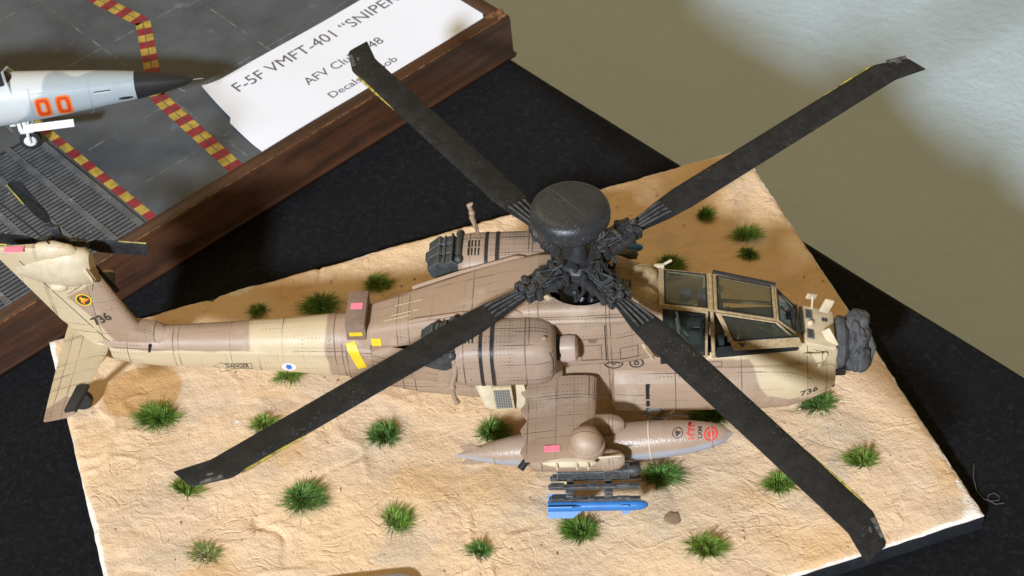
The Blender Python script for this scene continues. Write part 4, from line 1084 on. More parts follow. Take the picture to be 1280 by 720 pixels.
    mb = MB(); mb.box((-.05, sg * (my + .0), mz + .085), (1.0, .05, .03)); H(mb, 'strake', M_BLUE, ms)
    return w, tk
wing_n, tank_n = wing(-1); wing_f, tank_f = wing(1)

# --- landing gear, gun
for sg in (-1, 1):
    mb = MB(); mb.tube([(1.55, sg * .62, 1.0), (1.2, sg * .85, .72), (.86, sg * .98, .36)], [.10, .085, .07], 12); mb.tube([(1.1, sg * .6, 1.3), (1.0, sg * .8, .8), (.92, sg * .95, .42)], .045, 10); lg = H(mb, 'main_gear_leg', M_BROWN)
    mb = MB(); mb.lathe((.84, sg * 1.02 - .11, .36), (0, 1, 0), [(0, .15), (0, .26), (.03, .33), (.11, .35), (.19, .33), (.22, .26), (.22, .15)], 28); wh = H(mb, 'wheel', M_RUBBER, lg)
    mb = MB(); mb.lathe((.84, sg * 1.02 - .115, .36), (0, 1, 0), [(0, .03), (0, .12), (.03, .17), (.20, .17), (.23, .12), (.23, .03)], 20); H(mb, 'rim', M_SILVER, wh)
    mb = MB(); mb.tube([(.95, sg * .86, .92), (1.25, sg * .90, .86), (1.5, sg * .88, .92), (1.72, sg * .86, .86)], .022, 6); mb.tube([(1.1, sg * .9, .82), (1.3, sg * .92, .78)], .03, 6); H(mb, 'brake_line', M_SILVER, lg)
mb = MB(); mb.tube([(-8.2, .1, 1.95), (-8.7, .2, 1.2), (-9.13, .40, .3)], [.09, .07, .06], 10); mb.tube([(-8.3, .1, 1.9), (-9.05, .38, .5)], .035, 8); tw = H(mb, 'tail_gear_leg', M_TAN)
mb = MB(); mb.lathe((-9.15, .32, .24), (0, 1, 0), [(0, .1), (0, .18), (.03, .22), (.13, .22), (.16, .18), (.16, .1)], 24); H(mb, 'wheel', M_RUBBER, tw)
mb = MB(); mb.box((2.7, 0, .78), (.7, .32, .30)); mb.cyl((2.9, 0, .70), (4.15, 0, .66), .05, .04, 12); mb.cyl((4.1, 0, .66), (4.25, 0, .655), .065, .065, 12); H(mb, 'chain_gun', M_GUN, bevel=.02)

# --- cockpit and canopy
c = MB(); c.box((2.42, 0, 2.0), (2.15, 1.0, 1.3)); cut(fus, c)
mb = MB(); mb.box((2.42, 0, 1.36), (2.13, .98, .03)); mb.box((1.37, 0, 1.9), (.03, .98, 1.05)); mb.box((3.47, 0, 1.75), (.03, .98, .75))
mb.box((2.42, .485, 1.72), (2.1, .02, .68)); mb.box((2.42, -.485, 1.72), (2.1, .02, .68)); tub = H(mb, 'cockpit_tub', M_DARK)
for x, z in ((1.75, 1.75), (2.75, 1.55)):
    mb = MB(); mb.box((x, 0, z), (.46, .46, .12)); mb.box((x - .28, 0, z + .38), (.12, .46, .75), Matrix.Rotation(R(-8), 3, 'Y')); mb.box((x - .34, 0, z + .82), (.12, .26, .20)); seat = H(mb, 'seat', M_COCKPIT, bevel=.03)
    for sg in (-1, 1):
        mb = MB(); mb.box((x + .05, sg * .36, z + .12), (.8, .14, .1)); H(mb, 'side_console', M_COCKPIT, seat, bevel=.01)
        mb = MB(); mb.tube([(x - .19, sg * .11, z + .7), (x - .15, sg * .1, z + .3), (x, sg * .08, z + .08)], .022, 6); H(mb, 'harness', simple('harness_webbing', (.16, .16, .13), .8), seat)
    mb = MB(); mb.box((x + .52, 0, z + .42), (.16, .80, .42)); pn = H(mb, 'instrument_panel', M_COCKPIT, bevel=.03)
    for sg in (-1, 1):
        mb = MB(); mb.box((x + .435, sg * .2, z + .42), (.015, .22, .22)); H(mb, 'display', M_SILVER, pn)
    mb = MB(); mb.cyl((x + .2, 0, z + .05), (x + .24, 0, z + .42), .025, .03, 8); mb.box((x + .25, 0, z + .45), (.06, .07, .10)); H(mb, 'control_stick', M_BLACK, pn)
mb = MB(); mb.box((2.0, .16, 2.58), (.16, .2, .28)); mb.box((2.06, .16, 2.72), (.1, .28, .06)); mb.box((1.72, .22, 2.66), (.2, .12, .22)); H(mb, 'sight_unit', simple('sight_grey', (.07, .08, .095), .5, var=.4), bevel=.02)
CP = {}
for sg, s_ in ((-1, 'n'), (1, 'f')):
    CP['R0' + s_] = Vector((1.28, sg * .43, 3.085)); CP['R1' + s_] = Vector((2.14, sg * .43, 2.925)); CP['R2' + s_] = Vector((3.20, sg * .40, 2.63))
    CP['W' + s_] = Vector((3.54, sg * .345, 2.22)); CP['L0' + s_] = Vector((1.26, sg * .64, 2.10)); CP['L1' + s_] = Vector((2.16, sg * .65, 2.06)); CP['L2' + s_] = Vector((3.58, sg * .50, 2.05))
canopy = MB(); canopy.box((1.27, 0, 2.56), (.06, .86, .98)); canopy = H(canopy, 'canopy_bulkhead', M_FRAME, bevel=.01)
def panel(quad, w, th=.035, parent=canopy, name='canopy_frame', gname='canopy_pane', mat=M_FRAME):
    """frame ring round a glass pane"""
    q = [Vector(p) for p in quad]; n = (q[1] - q[0]).cross(q[-1] - q[0]).normalized()
    m_ = len(q); ws = w if isinstance(w, (list, tuple)) else [w] * m_
    inner = []
    for i in range(m_):
        a, b, c_ = q[i - 1], q[i], q[(i + 1) % m_]
        d1, d2 = (b - a).normalized(), (c_ - b).normalized()
        n1, n2 = n.cross(d1), n.cross(d2); w1, w2 = ws[i - 1], ws[i]
        det = 1 + n1.dot(n2) if abs(1 + n1.dot(n2)) > .1 else 1
        k = n1.dot(n2)
        # solve b + x : x.n1 = w1, x.n2 = w2 in the plane
        den = 1 - k * k
        if den < 1e-4: x = n1 * w1
        else: x = n1 * ((w1 - w2 * k) / den) + n2 * ((w2 - w1 * k) / den)
        inner.append(b + x)
    mb = MB(); top = [p + n * th / 2 for p in q]; bot = [p - n * th / 2 for p in q]; it = [p + n * th / 2 for p in inner]; ib = [p - n * th / 2 for p in inner]
    vs = top + it + ib + bot; fs = []
    for i in range(m_):
        j = (i + 1) % m_
        fs += [(i, j, m_ + j, m_ + i), (m_ + i, m_ + j, 2 * m_ + j, 2 * m_ + i), (2 * m_ + i, 2 * m_ + j, 3 * m_ + j, 3 * m_ + i), (3 * m_ + i, 3 * m_ + j, j, i)]
    mb.add(vs, fs); f_ = H(mb, name, mat, parent, bevel=.008)
    mb = MB(); mb.prism([p - n * .006 + (ce_ - p) * -.004 for p in inner for ce_ in (sum(inner, Vector()) / m_,)], n * .010); H(mb, gname, M_GLASS, parent)
    mb = MB(); cc = sum(inner, Vector()) / m_
    rim = inner + [inner[0]]; mb.tube([p + n * (th / 2 + .002) for p in rim], .015, 5); H(mb, 'seal', M_DARK, parent)
    return f_
P_ = CP
panel([P_['R0n'], P_['R1n'] + Vector((-.03, 0, .006)), P_['R1f'] + Vector((-.03, 0, .006)), P_['R0f']], [.045, .05, .045, .10])
panel([P_['R1n'] + Vector((.04, 0, -.008)), P_['R2n'], P_['R2f'], P_['R1f'] + Vector((.04, 0, -.008))], [.04, .07, .04, .06])
panel([P_['R2n'] + Vector((.01, 0, 0)), P_['Wn'], P_['Wf'], P_['R2f'] + Vector((.01, 0, 0))], [.05, .05, .05, .04])
panel([P_['L0n'], P_['L1n'] + Vector((-.10, 0, 0)), P_['R1n'] + Vector((-.06, 0, 0)), P_['R0n']], [.06, .055, .05, .07])
panel(list(reversed([P_['L0f'], P_['L1f'] + Vector((-.10, 0, 0)), P_['R1f'] + Vector((-.06, 0, 0)), P_['R0f']])), [.06, .055, .05, .07])
panel(list(reversed([P_['L1f'] + Vector((.12, 0, 0)), P_['L2f'], P_['Wf'] + Vector((.02, 0, 0)), P_['R2f'], P_['R1f'] + Vector((.06, 0, 0))])), .05)
# near front door, ajar: hinged on the roof rail
hinge_a, hinge_b = P_['R1n'] + Vector((.05, -.015, -.02)), P_['R2n'] + Vector((0, -.015, -.01))
rotd = Matrix.Translation(hinge_a) @ Matrix.Rotation(R(-20), 4, (hinge_b - hinge_a).normalized()) @ Matrix.Translation(-hinge_a)
door = [P_['L1n'] + Vector((.30, .04, .20)), P_['L2n'] + Vector((.02, .0, .12)), P_['Wn'] + Vector((.02, -.03, 0)), hinge_b, hinge_a]
panel([rotd @ p for p in door], [.17, .06, .05, .04, .075], name='open_door', gname='door_pane')
dq = [rotd @ p for p in door]; dn = (dq[1] - dq[0]).cross(dq[-1] - dq[0]).normalized()
tb_ = dq[0] + (dq[1] - dq[0]) * .10 + Vector((0, 0, .11)) + dn * .022
mb = MB(); mb.prism([tb_ + Vector((-.06, 0, .07)), tb_ + Vector((.07, 0, .055)), tb_ + Vector((.02, -.01, -.05))], dn * .004); H(mb, 'rescue_triangle', M_DECAL, canopy)
mb = MB(); mb.prism([(2.20, -.655, 2.045), (2.20, -.50, 2.10), (3.40, -.42, 2.14), (3.55, -.555, 2.07)], (0, 0, .04)); H(mb, 'door_gap_shade', M_DARK, canopy)  # black strip put in for the shade in the gap below the door
# posts and ridge between the panels
mb = MB(); mb.tube([P_['R1n'] + Vector((.0, 0, .0)), P_['R1f']], .035, 8); mb.tube([P_['R1n'], P_['L1n']], .034, 8); mb.tube([P_['R1f'], P_['L1f']], .034, 8); H(mb, 'canopy_arch', M_FRAME, canopy)
mb = MB(); mb.tube([P_['R1f'] + Vector((.05, .04, .02)), P_['R2f'] + Vector((-.05, .04, .03)), P_['R2f'] + Vector((.03, .03, .01))], .035, 8); H(mb, 'drip_rail', M_BLACK, canopy)
mb = MB(); q = P_['R0f'] + Vector((.02, .03, .03)); mb.box(q, (.17, .05, .09)); mb.box(q + Vector((.13, .03, .05)), (.20, .04, .04), Matrix.Rotation(R(-35), 3, 'Y')); H(mb, 'wire_cutter', M_CREAM, canopy, bevel=.015)
mb = MB(); mb.tube([P_['Wn'] + Vector((.02, .04, .05)), P_['Wf'] + Vector((.02, -.04, .05))], .03, 8); mb.tube([P_['Wn'] + Vector((.10, .05, -.02)), P_['Wf'] + Vector((.10, -.02, -.02))], .028, 8); mb.box((3.50, 0.05, 2.33), (.07, .12, .12)); mb.tube([(3.52, .1, 2.33), (3.40, .13, 2.50)], .018, 6); H(mb, 'wiper', M_BLACK, canopy)
# painted-in shade under the open door (above), dark behind-the-seat gap
mb = MB(); mb.box((1.33, -.645, 2.04), (.10, .02, .22)); H(mb, 'vent_gap', M_DARK)

# nose deck fittings
mb = MB(); mb.box((3.92, 0, 2.02), (.56, .86, .09), Matrix.Rotation(R(18), 3, 'Y')); nd = H(mb, 'nose_deck', M_CREAM, bevel=.02)
RY = Matrix.Rotation(R(18), 3, 'Y')
def on_deck(x, y, h=.0): return Vector((3.92, 0, 2.065)) + RY @ Vector((x, y, h))
for y in (.24, -.22):
    mb = MB(); mb.box(on_deck(-.15, y, .005), (.13, .22, .012), RY); H(mb, 'deck_plate', M_SILVER, nd)
    mb = MB(); mb.box(on_deck(-.15, y, .012), (.09, .17, .014), RY); H(mb, 'deck_plate', M_RACK, nd)
    for k in range(4):
        mb = MB(); mb.cyl(on_deck(.10 + .05 * (k % 2), y * .75 + .03 * (k // 2) - .015, 0), on_deck(.10 + .05 * (k % 2), y * .75 + .03 * (k // 2) - .015, .014), .026, .026, 8); H(mb, 'deck_bolt', M_RACK, nd)
mb = MB(); mb.sphere(on_deck(-.14, .02, .02), (.06, .05, .05), 10, 6); H(mb, 'deck_knob', M_CREAM, nd)
mb = MB(); mb.box((3.84, .50, 2.28), (.20, .05, .10), Matrix.Rotation(R(30), 3, 'Z') @ Matrix.Rotation(R(30), 3, 'Y')); mb.tube([(3.86, .50, 2.28), (3.84, .38, 2.05)], .02, 6); H(mb, 'mirror', M_CREAM, nd, bevel=.015)
mb = MB(); mb.box((4.08, .30, 2.24), (.17, .05, .30), Matrix.Rotation(R(20), 3, 'Y')); H(mb, 'upright_tab', M_CREAM, nd, bevel=.03)
mb = MB(); mb.box((4.10, -.27, 2.06), (.16, .05, .34), Matrix.Rotation(R(-30), 3, 'Y') @ Matrix.Rotation(R(-25), 3, 'X')); H(mb, 'upright_tab', M_CREAM, nd, bevel=.025)
mb = MB(); mb.box((3.80, -.52, 1.95), (.30, .20, .03), Matrix.Rotation(R(-40), 3, 'X') @ Matrix.Rotation(R(20), 3, 'Z')); H(mb, 'step_plate', M_TAN, nd, bevel=.01)
mb = MB(); mb.prism([(3.78, -.50, 1.95), (4.05, -.50, 1.86), (3.90, -.66, 1.72)], (0, .03, .05)); H(mb, 'step_plate', M_TAN, nd)
# sensor turret under a crumpled cloth cover
mb = MB(); mb.lathe((4.20, 0, 1.68), (1, 0, -.05), [(0, .40), (.06, .46), (.14, .44), (.22, .34)], 28); H(mb, 'turret_collar', M_COVER)
def crumple(seed):
    def fn(q):
        a = q * 1.5 + Vector((seed, seed * .7, 2))
        return 1 + .18 * noise.noise(a) + .22 * (abs(noise.noise(a * 1.3)) - .25) - .05 * (1 - min(1, abs(noise.noise(a * 1.1 + Vector((5, 2, 1)))) * 5))
    return fn
mb = MB(); mb.sphere((4.52, .06, 1.66), (.27, .42, .42), 48, 32, crumple(1.3)); tc_ = H(mb, 'turret_cover', M_COVER, angle=28)
mb = MB(); mb.sphere((4.60, .20, 1.98), (.20, .22, .17), 36, 24, crumple(4.1)); H(mb, 'cover_fold', M_COVER, tc_, angle=28)
mb = MB(); mb.sphere((4.58, -.20, 1.52), (.23, .27, .28), 36, 24, crumple(7.7)); H(mb, 'cover_fold', M_COVER, tc_, angle=28)
mb = MB(); mb.tube([(4.45, -.40, 1.80), (4.66, -.16, 1.90), (4.78, .12, 1.80), (4.74, .38, 1.62)], [.04, .065, .06, .04], 8); mb.tube([(4.52, .42, 1.95), (4.72, .12, 1.92), (4.84, -.10, 1.62), (4.76, -.3, 1.40)], [.04, .055, .06, .04], 8); H(mb, 'tie_strap', M_COVER, tc_)
mb = MB(); mb.box((4.28, -.34, 1.36), (.20, .14, .16)); H(mb, 'turret_base', M_BLACK, tc_, bevel=.02)

# --- rotor head
HUB = Vector((0, 0, 3.70))
mb = MB(); mb.lathe((0, 0, 2.4), (0, 0, 1), [(0, .16), (1.0, .16), (1.05, .30), (1.22, .30), (1.25, .20), (1.5, .15), (1.7, .11), (2.0, .11), (2.05, .20), (2.1, .26)], 28); mast = H(mb, 'rotor_mast', M_GUN)
mb = MB(); mb.lathe((0, 0, 2.85), (0, 0, 1), [(0, .20), (0, .40), (.05, .44), (.12, .44), (.17, .38), (.17, .2)], 28); H(mb, 'swashplate', M_GUN, mast, bevel=.008)
for k in range(6):
    a = R(20 + 60 * k); d = Vector((math.cos(a), math.sin(a), 0)); mb = MB(); mb.cyl(d * .38 + Vector((0, 0, 2.55)), d * .42 + Vector((0, 0, 3.42)), .035, .03, 8); mb.sphere(d * .42 + Vector((0, 0, 3.42)), .055, 8, 6); mb.sphere(d * .38 + Vector((0, 0, 2.95)), .06, 8, 6); H(mb, 'pitch_link', M_GUN, mast)
for a in (-120, -60, -90):
    d = Vector((math.cos(R(a)), math.sin(R(a)), 0)); mb = MB(); mb.cyl(d * .42 + Vector((0, 0, 2.7)), d * .40 + Vector((0, 0, 3.12)), .10, .09, 12); mb.tube([d * .50 + Vector((.1, 0, 2.75)), d * .45 + Vector((.16, 0, 3.0)), d * .3 + Vector((.2, 0, 3.15))], .04, 8); H(mb, 'servo_actuator', M_GUN, mast)
TH = 0.649
AZ = [(TH + math.pi / 2 - .013, -.06), (TH + .004, .53), (TH + math.pi + .023, -.044), (TH - math.pi / 2 - .007, -.062)]
BLADES = ['far', 'right', 'left', 'near']
mb = MB(); mb.lathe((0, 0, 3.58), (0, 0, 1), [(0, .22), (0, .34), (.06, .40), (.20, .40), (.26, .32), (.26, .2)], 32); hub = H(mb, 'rotor_hub', M_GUN, bevel=.01)
for k in range(8):
    a = TH + k * math.pi / 4; d = Vector((math.cos(a), math.sin(a), 0)); mb = MB(); mb.cyl(d * .33 + Vector((0, 0, 3.80)), d * .33 + Vector((0, 0, 3.90)), .045, .045, 8); H(mb, 'hub_bolt', M_GUN, hub)
def arm_frame(az, tipdz):
    d = Vector((math.cos(az), math.sin(az), 0)); n_ = Vector((-math.sin(az), math.cos(az), 0)); up = Vector((0, 0, 1))
    slope = tipdz / 7.2
    def f(r, c, z=0.0): return HUB + d * r + n_ * c + up * (z + slope * r)
    rot = Matrix((d, n_, up)).transposed()
    return f, rot
for (az, dz), nm in zip(AZ, BLADES):
    f, rot = arm_frame(az, dz)
    mb = MB(); mb.box(f(.62, 0), (.62, .25, .18), rot); mb.box(f(.60, 0, .10), (.50, .19, .05), rot); mb.box(f(.62, .135), (.52, .04, .13), rot); mb.box(f(.62, -.135), (.52, .04, .13), rot)
    ph = H(mb, 'pitch_housing', M_GUN, bevel=.01)
    mb = MB(); mb.box(f(.46, .0, .145), (.05, .26, .03), rot); mb.box(f(.76, .0, .145), (.05, .26, .03), rot); mb.box(f(.61, .06, .15), (.34, .02, .03), rot @ Matrix.Rotation(R(24), 3, 'Z')); mb.box(f(.61, -.06, .15), (.34, .02, .03), rot @ Matrix.Rotation(R(-24), 3, 'Z')); H(mb, 'housing_web', M_RACK, ph)
    for c_ in (.205, -.205):
        mb = MB(); mb.cyl(f(.42, c_ * .95, .02), f(.95, c_, .02), .055, .055, 12); mb.cyl(f(.50, c_, .02), f(.72, c_, .02), .075, .075, 12); mb.cyl(f(.42, c_ * .95, -.08), f(.42, c_ * .95, .12), .07, .07, 10); mb.cyl(f(.95, c_, -.07), f(.95, c_, .11), .06, .06, 10); mb.cyl(f(.42, c_ * .95, .12), f(.42, c_ * .95, .15), .035, .035, 6); mb.cyl(f(.56, c_, .02), f(.58, c_, .02), .09, .09, 12); mb.cyl(f(.66, c_, .02), f(.68, c_, .02), .09, .09, 12); H(mb, 'damper', M_GUN, ph)
    mb = MB(); mb.box(f(1.02, 0), (.20, .36, .10), rot); mb.box(f(1.06, 0, .07), (.14, .28, .10), rot); mb.cyl(f(1.0, .10, -.10), f(1.0, .10, .16), .07, .07, 12); mb.cyl(f(1.0, -.10, -.10), f(1.0, -.10, .16), .07, .07, 12); mb.cyl(f(1.13, .0, -.08), f(1.13, .0, .15), .06, .06, 12); mb.box(f(1.10, .165, .02), (.12, .07, .16), rot); mb.box(f(1.10, -.165, .02), (.12, .08, .18), rot); H(mb, 'lead_lag_link', M_GUN, ph, bevel=.007)
    for r_, c_ in ((1.0, .10), (1.0, -.10), (1.13, 0), (.50, .08), (.50, -.08), (.74, .09), (.74, -.09)):
        mb = MB(); mb.cyl(f(r_, c_, .14), f(r_, c_, .19 if r_ > .9 else .165), .035, .035, 6); H(mb, 'bolt', M_RACK, ph)
    mb = MB(); mb.tube([f(.30, .12, .06), f(.45, .20, .12), f(.7, .14, .17)], .022, 6); mb.tube([f(.28, -.12, .1), f(.42, -.2, .12), f(.52, -.30, -.1), f(.4, -.34, -.35)], .03, 6); mb.tube([f(.3, .02, .2), f(.4, .1, .26), f(.55, .02, .17)], .018, 6); H(mb, 'hydraulic_line', M_GUN, ph)
    # blade
    mb = MB(); rs = []
    ST = [(1.10, .13, -.13, .035), (1.30, .15, -.16, .035), (1.7, .215, -.235, .04), (2.15, .265, -.27, .045), (3.5, .265, -.27, .04), (5.2, .265, -.27, .036), (6.74, .265, -.27, .03), (6.80, .25, -.275, .03), (7.28, .04, -.42, .018), (7.33, -.02, -.43, .008)]
    kr = 0.98 if nm == 'right' else 1.0
    for r_, le, te, th in ST:
        w = le - te
        r_ = r_ if r_ < 3 else r_ * kr
        sh = (.06 if r_ > 7.2 else .04 if r_ > 6.78 else 0)
        rs.append([f(r_ + sh * u_, le - w * u_, th * v_ + .01 * (0.5 - u_)) for u_, v_ in ((0, 0), (.02, .5), (.08, .85), (.25, 1.05), (.55, .75), (.97, .12), (1, 0), (.97, -.1), (.55, -.55), (.2, -.7), (.04, -.4))])
    mb.rings(rs); bl = H(mb, 'rotor_blade', M_BLADE, angle=38)
    for c_ in (-.12, -.04, .04, .12):
        mb = MB(); mb.tube([f(1.18, c_ * .75, .045), f(1.30, c_ * .85, .055), f(1.72, c_ * 1.15, .055), f(1.80, c_ * 1.2, .04)], .022, 6); H(mb, 'root_rib', M_RACK, bl)
    mb = MB(); mb.tube([f(5.3, .262, .004), f(5.9, .265, .006), f(6.5, .266, .006), f(6.62, .262, .004)], [.006, .022, .026, .006], 6); H(mb, 'leading_edge_strip', M_OCHRE, bl)
    mb = MB(); q = [(6.86, .20), (7.20, .06), (7.17, -.02), (7.05, .03), (7.03, -.04), (6.95, .0), (6.93, .09), (6.84, .10)]
    zt_ = lambda r_, c_: .030 - .014 * (r_ - 6.8) / .5
    mb.prism([f(r_, c_, zt_(r_, c_)) for r_, c_ in q], (0, 0, .003)); H(mb, 'worn_tip_patch', simple('worn_tip', (.15, .14, .125), .7, var=.6, scale=9, c2=(.04, .04, .04)), bl)
    if nm == 'near':
        bl['label'] = 'rotor blade reaching over the cockpit to the front corner of the base'
# radar dome
DC = Vector((-.09, 0, 4.50))
mb = MB(); mb.lathe(DC, (0, 0, 1), [(0, .20), (.0, .36), (.03, .50), (.07, .58), (.13, .622), (.20, .644), (.28, .65), (.35, .642), (.41, .618), (.45, .58), (.475, .53), (.487, .45), (.492, .2), (.492, .005)], 64); dm = H(mb, 'radar_dome', M_DOME, angle=50)
mb = MB(); mb.lathe(DC + Vector((0, 0, -.14)), (0, 0, 1), [(0, .16), (.02, .24), (.16, .30)], 32); H(mb, 'dome_collar', M_DOME, dm)
mb = MB(); mb.tube([DC + Vector((-.33, .40, .493)), DC + Vector((.0, .0, .496)), DC + Vector((.33, -.40, .493))], .006, 5); H(mb, 'dome_seam', M_RACK, dm)
for a in (-38, -150):
    d = Vector((math.cos(R(a)), math.sin(R(a)), 0)); mb = MB(); pc_ = DC + d * .64 + Vector((0, 0, .16)); t1, t2 = Vector((-d.y, d.x, 0)), Vector((0, 0, 1))
    mb.tube([pc_ + (t1 * math.cos(x) + t2 * math.sin(x)) * .055 for x in [2 * math.pi * k / 14 for k in range(15)]], .007, 5); H(mb, 'handle_ring', M_SILVER, dm)

# fairings round the mast: domes with vents behind the canopy
for sg in (-1, 1):
    mb = MB(); mb.sphere((.98, sg * .26, 3.10), (.30, .22, .17), 24, 14); va = H(mb, 'roof_blister', M_FRAME, dog)  # tan blister in the darker frame paint: its shade is put into the colour
    mb = MB(); mb.tube([Vector((1.05, sg * .26, 3.25)) + Vector((math.cos(x) * .15, math.sin(x) * .13, -.02 - .03 * math.cos(x))) for x in [2 * math.pi * k / 20 for k in range(21)]], .008, 5); H(mb, 'vent_ring', M_FRAME, va)
for k in range(3):
    mb = MB(); mb.box((.70 + .06 * k, -.06 + .0 * k, 3.27 - .012 * k), (.02, .16, .02)); H(mb, 'roof_louvre', M_DARK, dog)
mb = MB(); mb.tube([(-.62, .10, 3.30), (-.66, -.10, 3.30), (-.60, -.30, 3.30), (-.48, -.45, 3.30)], .05, 8); H(mb, 'well_lip', M_TAN, dog)
# side details: circled ports, panels, handle
SIDE = tree_of([dog, fus, near_cheek])
uS, vS = (1, 0, 0), (0, .25, .97)
for x, z, r_ in ((.50, 2.02, .13), (.88, 2.0, .10)):
    decal('ring_marking', ([Vector((v.x * 1.25, v.y)) for v in shape_disc(r_ - .022, r_)[0]], shape_disc(r_ - .022, r_)[1]), M_DECAL, dog, SIDE, (x, -.9, z), uS, vS, .012)
    decal('ring_marking', shape_disc(.02, .045), M_DECAL, dog, SIDE, (x, -.9, z), uS, vS, .012)
mb = MB(); mb.tube([(1.0, -.74, 2.50), (1.03, -.80, 2.47), (1.17, -.78, 2.16), (1.16, -.70, 2.14)], .02, 6); H(mb, 'grab_handle', M_TAN, dog)
for x0, z0, x1, z1 in ((-.02, 2.18, .32, 2.52), (.38, 2.15, .40, 2.95), (.62, 2.15, .92, 2.42), (1.5, 1.80, 1.75, 1.95), (1.9, 1.78, 2.3, 1.9)):
    vs, fs = [], []
    for a, b in ((0, 0), (1, 0), (1, 1), (0, 1)): vs.append(Vector((x0 + (x1 - x0) * a, z0 + (z1 - z0) * b)))
    w_ = .009; vin = [Vector((x0 + w_, z0 + w_)), Vector((x1 - w_, z0 + w_)), Vector((x1 - w_, z1 - w_)), Vector((x0 + w_, z1 - w_))]
    decal('panel_outline', (vs + vin, [(i, (i + 1) % 4, 4 + (i + 1) % 4, 4 + i) for i in range(4)]), M_DECAL, dog, SIDE, (0, -.9, 0), (1, 0, 0), (0, 0, 1), .006, 2)
decal('warning_mark', shape_poly([(-.09, .05), (.09, .05), (.05, -.05), (-.05, -.05)]), simple('stencil_brown', (.18, .12, .09), .7), dog, SIDE, (.18, -.9, 2.62), uS, (0, 0, 1), .006, 2)

# --- markings
FT = tree_of([fin])
fu = Vector((.80, 0, .40)).normalized()
decal('number', text_mesh('736', .25, .008), M_DECAL, fin, FT, (-8.235, -.5, 2.64), (.88, 0, .47), (-.47, 0, .88), .006, 1)
decal('hinge_line', shape_rect(0, -.008, 2.45, .008, 20, 1), M_DECAL, fin, FT, (-7.98, -.5, 2.02), (-.50, 0, .866), (-.866, 0, -.50), .004)
decal('panel_line', shape_rect(0, -.006, .75, .006, 10, 1), M_DECAL, fin, FT, (-8.56, -.5, 3.38), (.8, 0, .6), (-.6, 0, .8), .004)
ec = (-8.31, -.5, 3.26)
decal('emblem_ring', shape_disc(.115, .14), M_YELLOW, fin, FT, ec, (1, 0, 0), (0, 0, 1), .007)
decal('emblem_disc', shape_disc(0, .117), M_DECAL, fin, FT, ec, (1, 0, 0), (0, 0, 1), .006)
blob = []
for k in range(26):
    a = 2 * math.pi * k / 26; r_ = .066 + .022 * math.sin(3 * a + 1) + .015 * math.sin(7 * a); blob.append((math.cos(a) * r_, math.sin(a) * r_))
decal('emblem_figure', shape_poly(blob), M_ORANGE, fin, FT, ec, (1, 0, 0), (0, 0, 1), .010)
decal('emblem_figure', shape_poly([(p[0] * .5 - .015, p[1] * .5 + .02) for p in blob]), M_YELLOW, fin, FT, ec, (1, 0, 0), (0, 0, 1), .013)
bu, bv = (1, 0, 0), (0, .55, .83)
decal('roundel', ([Vector((v.x * 1.5, v.y)) for v in shape_disc(0, .082)[0]], shape_disc(0, .082)[1]), M_DECALW, boom, BOOMT, (-5.02, -.55, 1.905), bu, bv, .008)
star = []
for k in range(12):
    a = 2 * math.pi * k / 12 + math.pi / 6 * 0; r_ = .072 if k % 2 else .042; star.append((math.sin(a) * r_, math.cos(a) * r_))
decal('star', shape_poly(star), M_DECALB, boom, BOOMT, (-5.02, -.55, 1.905), bu, bv, .012)
vs, fs = text_mesh('DANGER', .15, .003); w_ = max(v.x for v in vs)
decal('danger_text', ([Vector((v.x * .42 / w_ , v.y * .8)) for v in vs], fs), M_DECAL, boom, BOOMT, (-6.13, -.5, 1.86), bu, bv, .008)
arrow = [(-.78, .05), (-.62, .14), (-.63, .10), (-.06, .10), (-.06, 0), (-.63, 0), (-.62, -.04)]
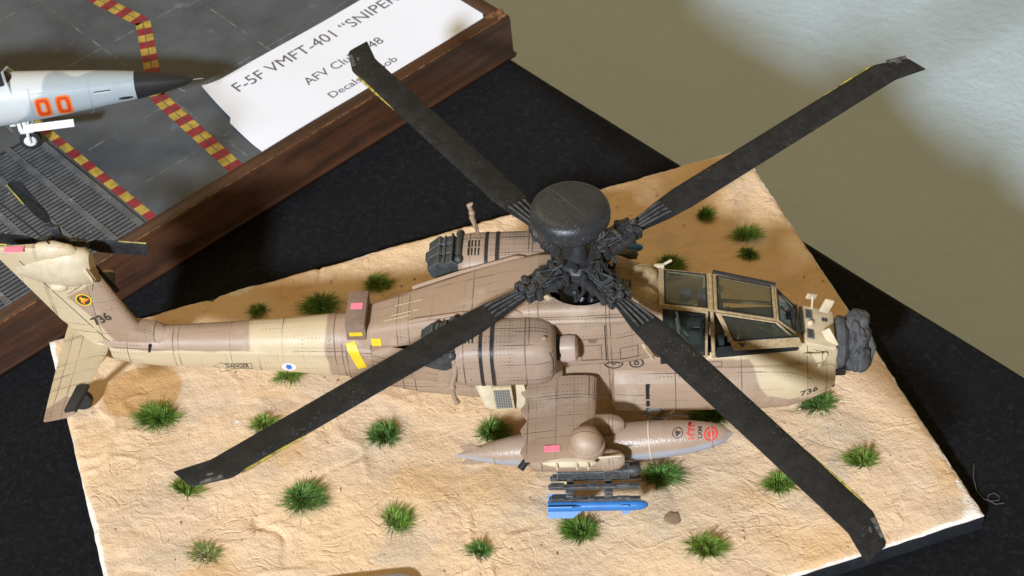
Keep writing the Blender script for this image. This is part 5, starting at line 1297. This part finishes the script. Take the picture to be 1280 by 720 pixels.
def outline(pts, w):
    P2 = [Vector(p) for p in pts]; c_ = sum(P2, Vector((0, 0))) / len(P2); vin = []
    n = len(P2)
    for i in range(n):
        a, b, c2 = P2[i - 1], P2[i], P2[(i + 1) % n]; d1, d2 = (b - a).normalized(), (c2 - b).normalized(); m_ = (Vector((d1.y, -d1.x)) + Vector((d2.y, -d2.x)))
        m_ = m_.normalized() if m_.length > .05 else Vector((d1.y, -d1.x)); vin.append(b + m_ * w)
    return P2 + vin, [(i, (i + 1) % n, n + (i + 1) % n, n + i) for i in range(n)]
decal('danger_arrow', outline([(-.02, .055), (.15, .15), (.14, .115), (.66, .115), (.66, -.01), (.14, -.01), (.15, -.045)], .012), M_DECAL, boom, BOOMT, (-6.32, -.5, 1.84), bu, bv, .008, 1)
NT_ = tree_of([near_cheek, fus])
vs, fs = text_mesh('736', .16, .004); w_ = max(v.x for v in vs)
decal('number', ([Vector((v.x * .32 / w_, v.y)) for v in vs], fs), M_DECAL, fus, NT_, (3.62, -.9, 1.22), (.97, .2, .1), (-.1, .1, .99), .008, 1)
# tank markings
TT = tree_of([tank_n]); tu, tv = (1, 0, .09), (0, .62, .78)
ct = (2.06, -1.95, 1.58)
decal('tank_emblem', shape_disc(.085, .115), M_DECALR, tank_n, TT, ct, tu, tv, .008); decal('tank_emblem', shape_disc(0, .062), M_DECALR, tank_n, TT, ct, tu, tv, .008)
vs, fs = text_mesh('\u05d0\u05dc\u05d4', .17, .004)
decal('tank_text', ([Vector((-v.y, v.x)) for v in vs], fs), M_DECALR, tank_n, TT, (1.80, -1.95, 1.48), tu, tv, .008)
decal('tank_text', ([Vector((-v.y * .6, v.x * .6)) for v in text_mesh('LXM', .16, .004)[0]], text_mesh('LXM', .16, .004)[1]), M_DECAL, tank_n, TT, (1.92, -1.95, 1.50), tu, tv, .008)
decal('tank_emblem', shape_disc(.075, .088), M_DECAL, tank_n, TT, (1.52, -1.95, 1.62), tu, tv, .008)
decal('tank_emblem', shape_poly([(p[0] * .6, p[1] * .6) for p in blob]), M_DECAL, tank_n, TT, (1.52, -1.95, 1.62), tu, tv, .008)
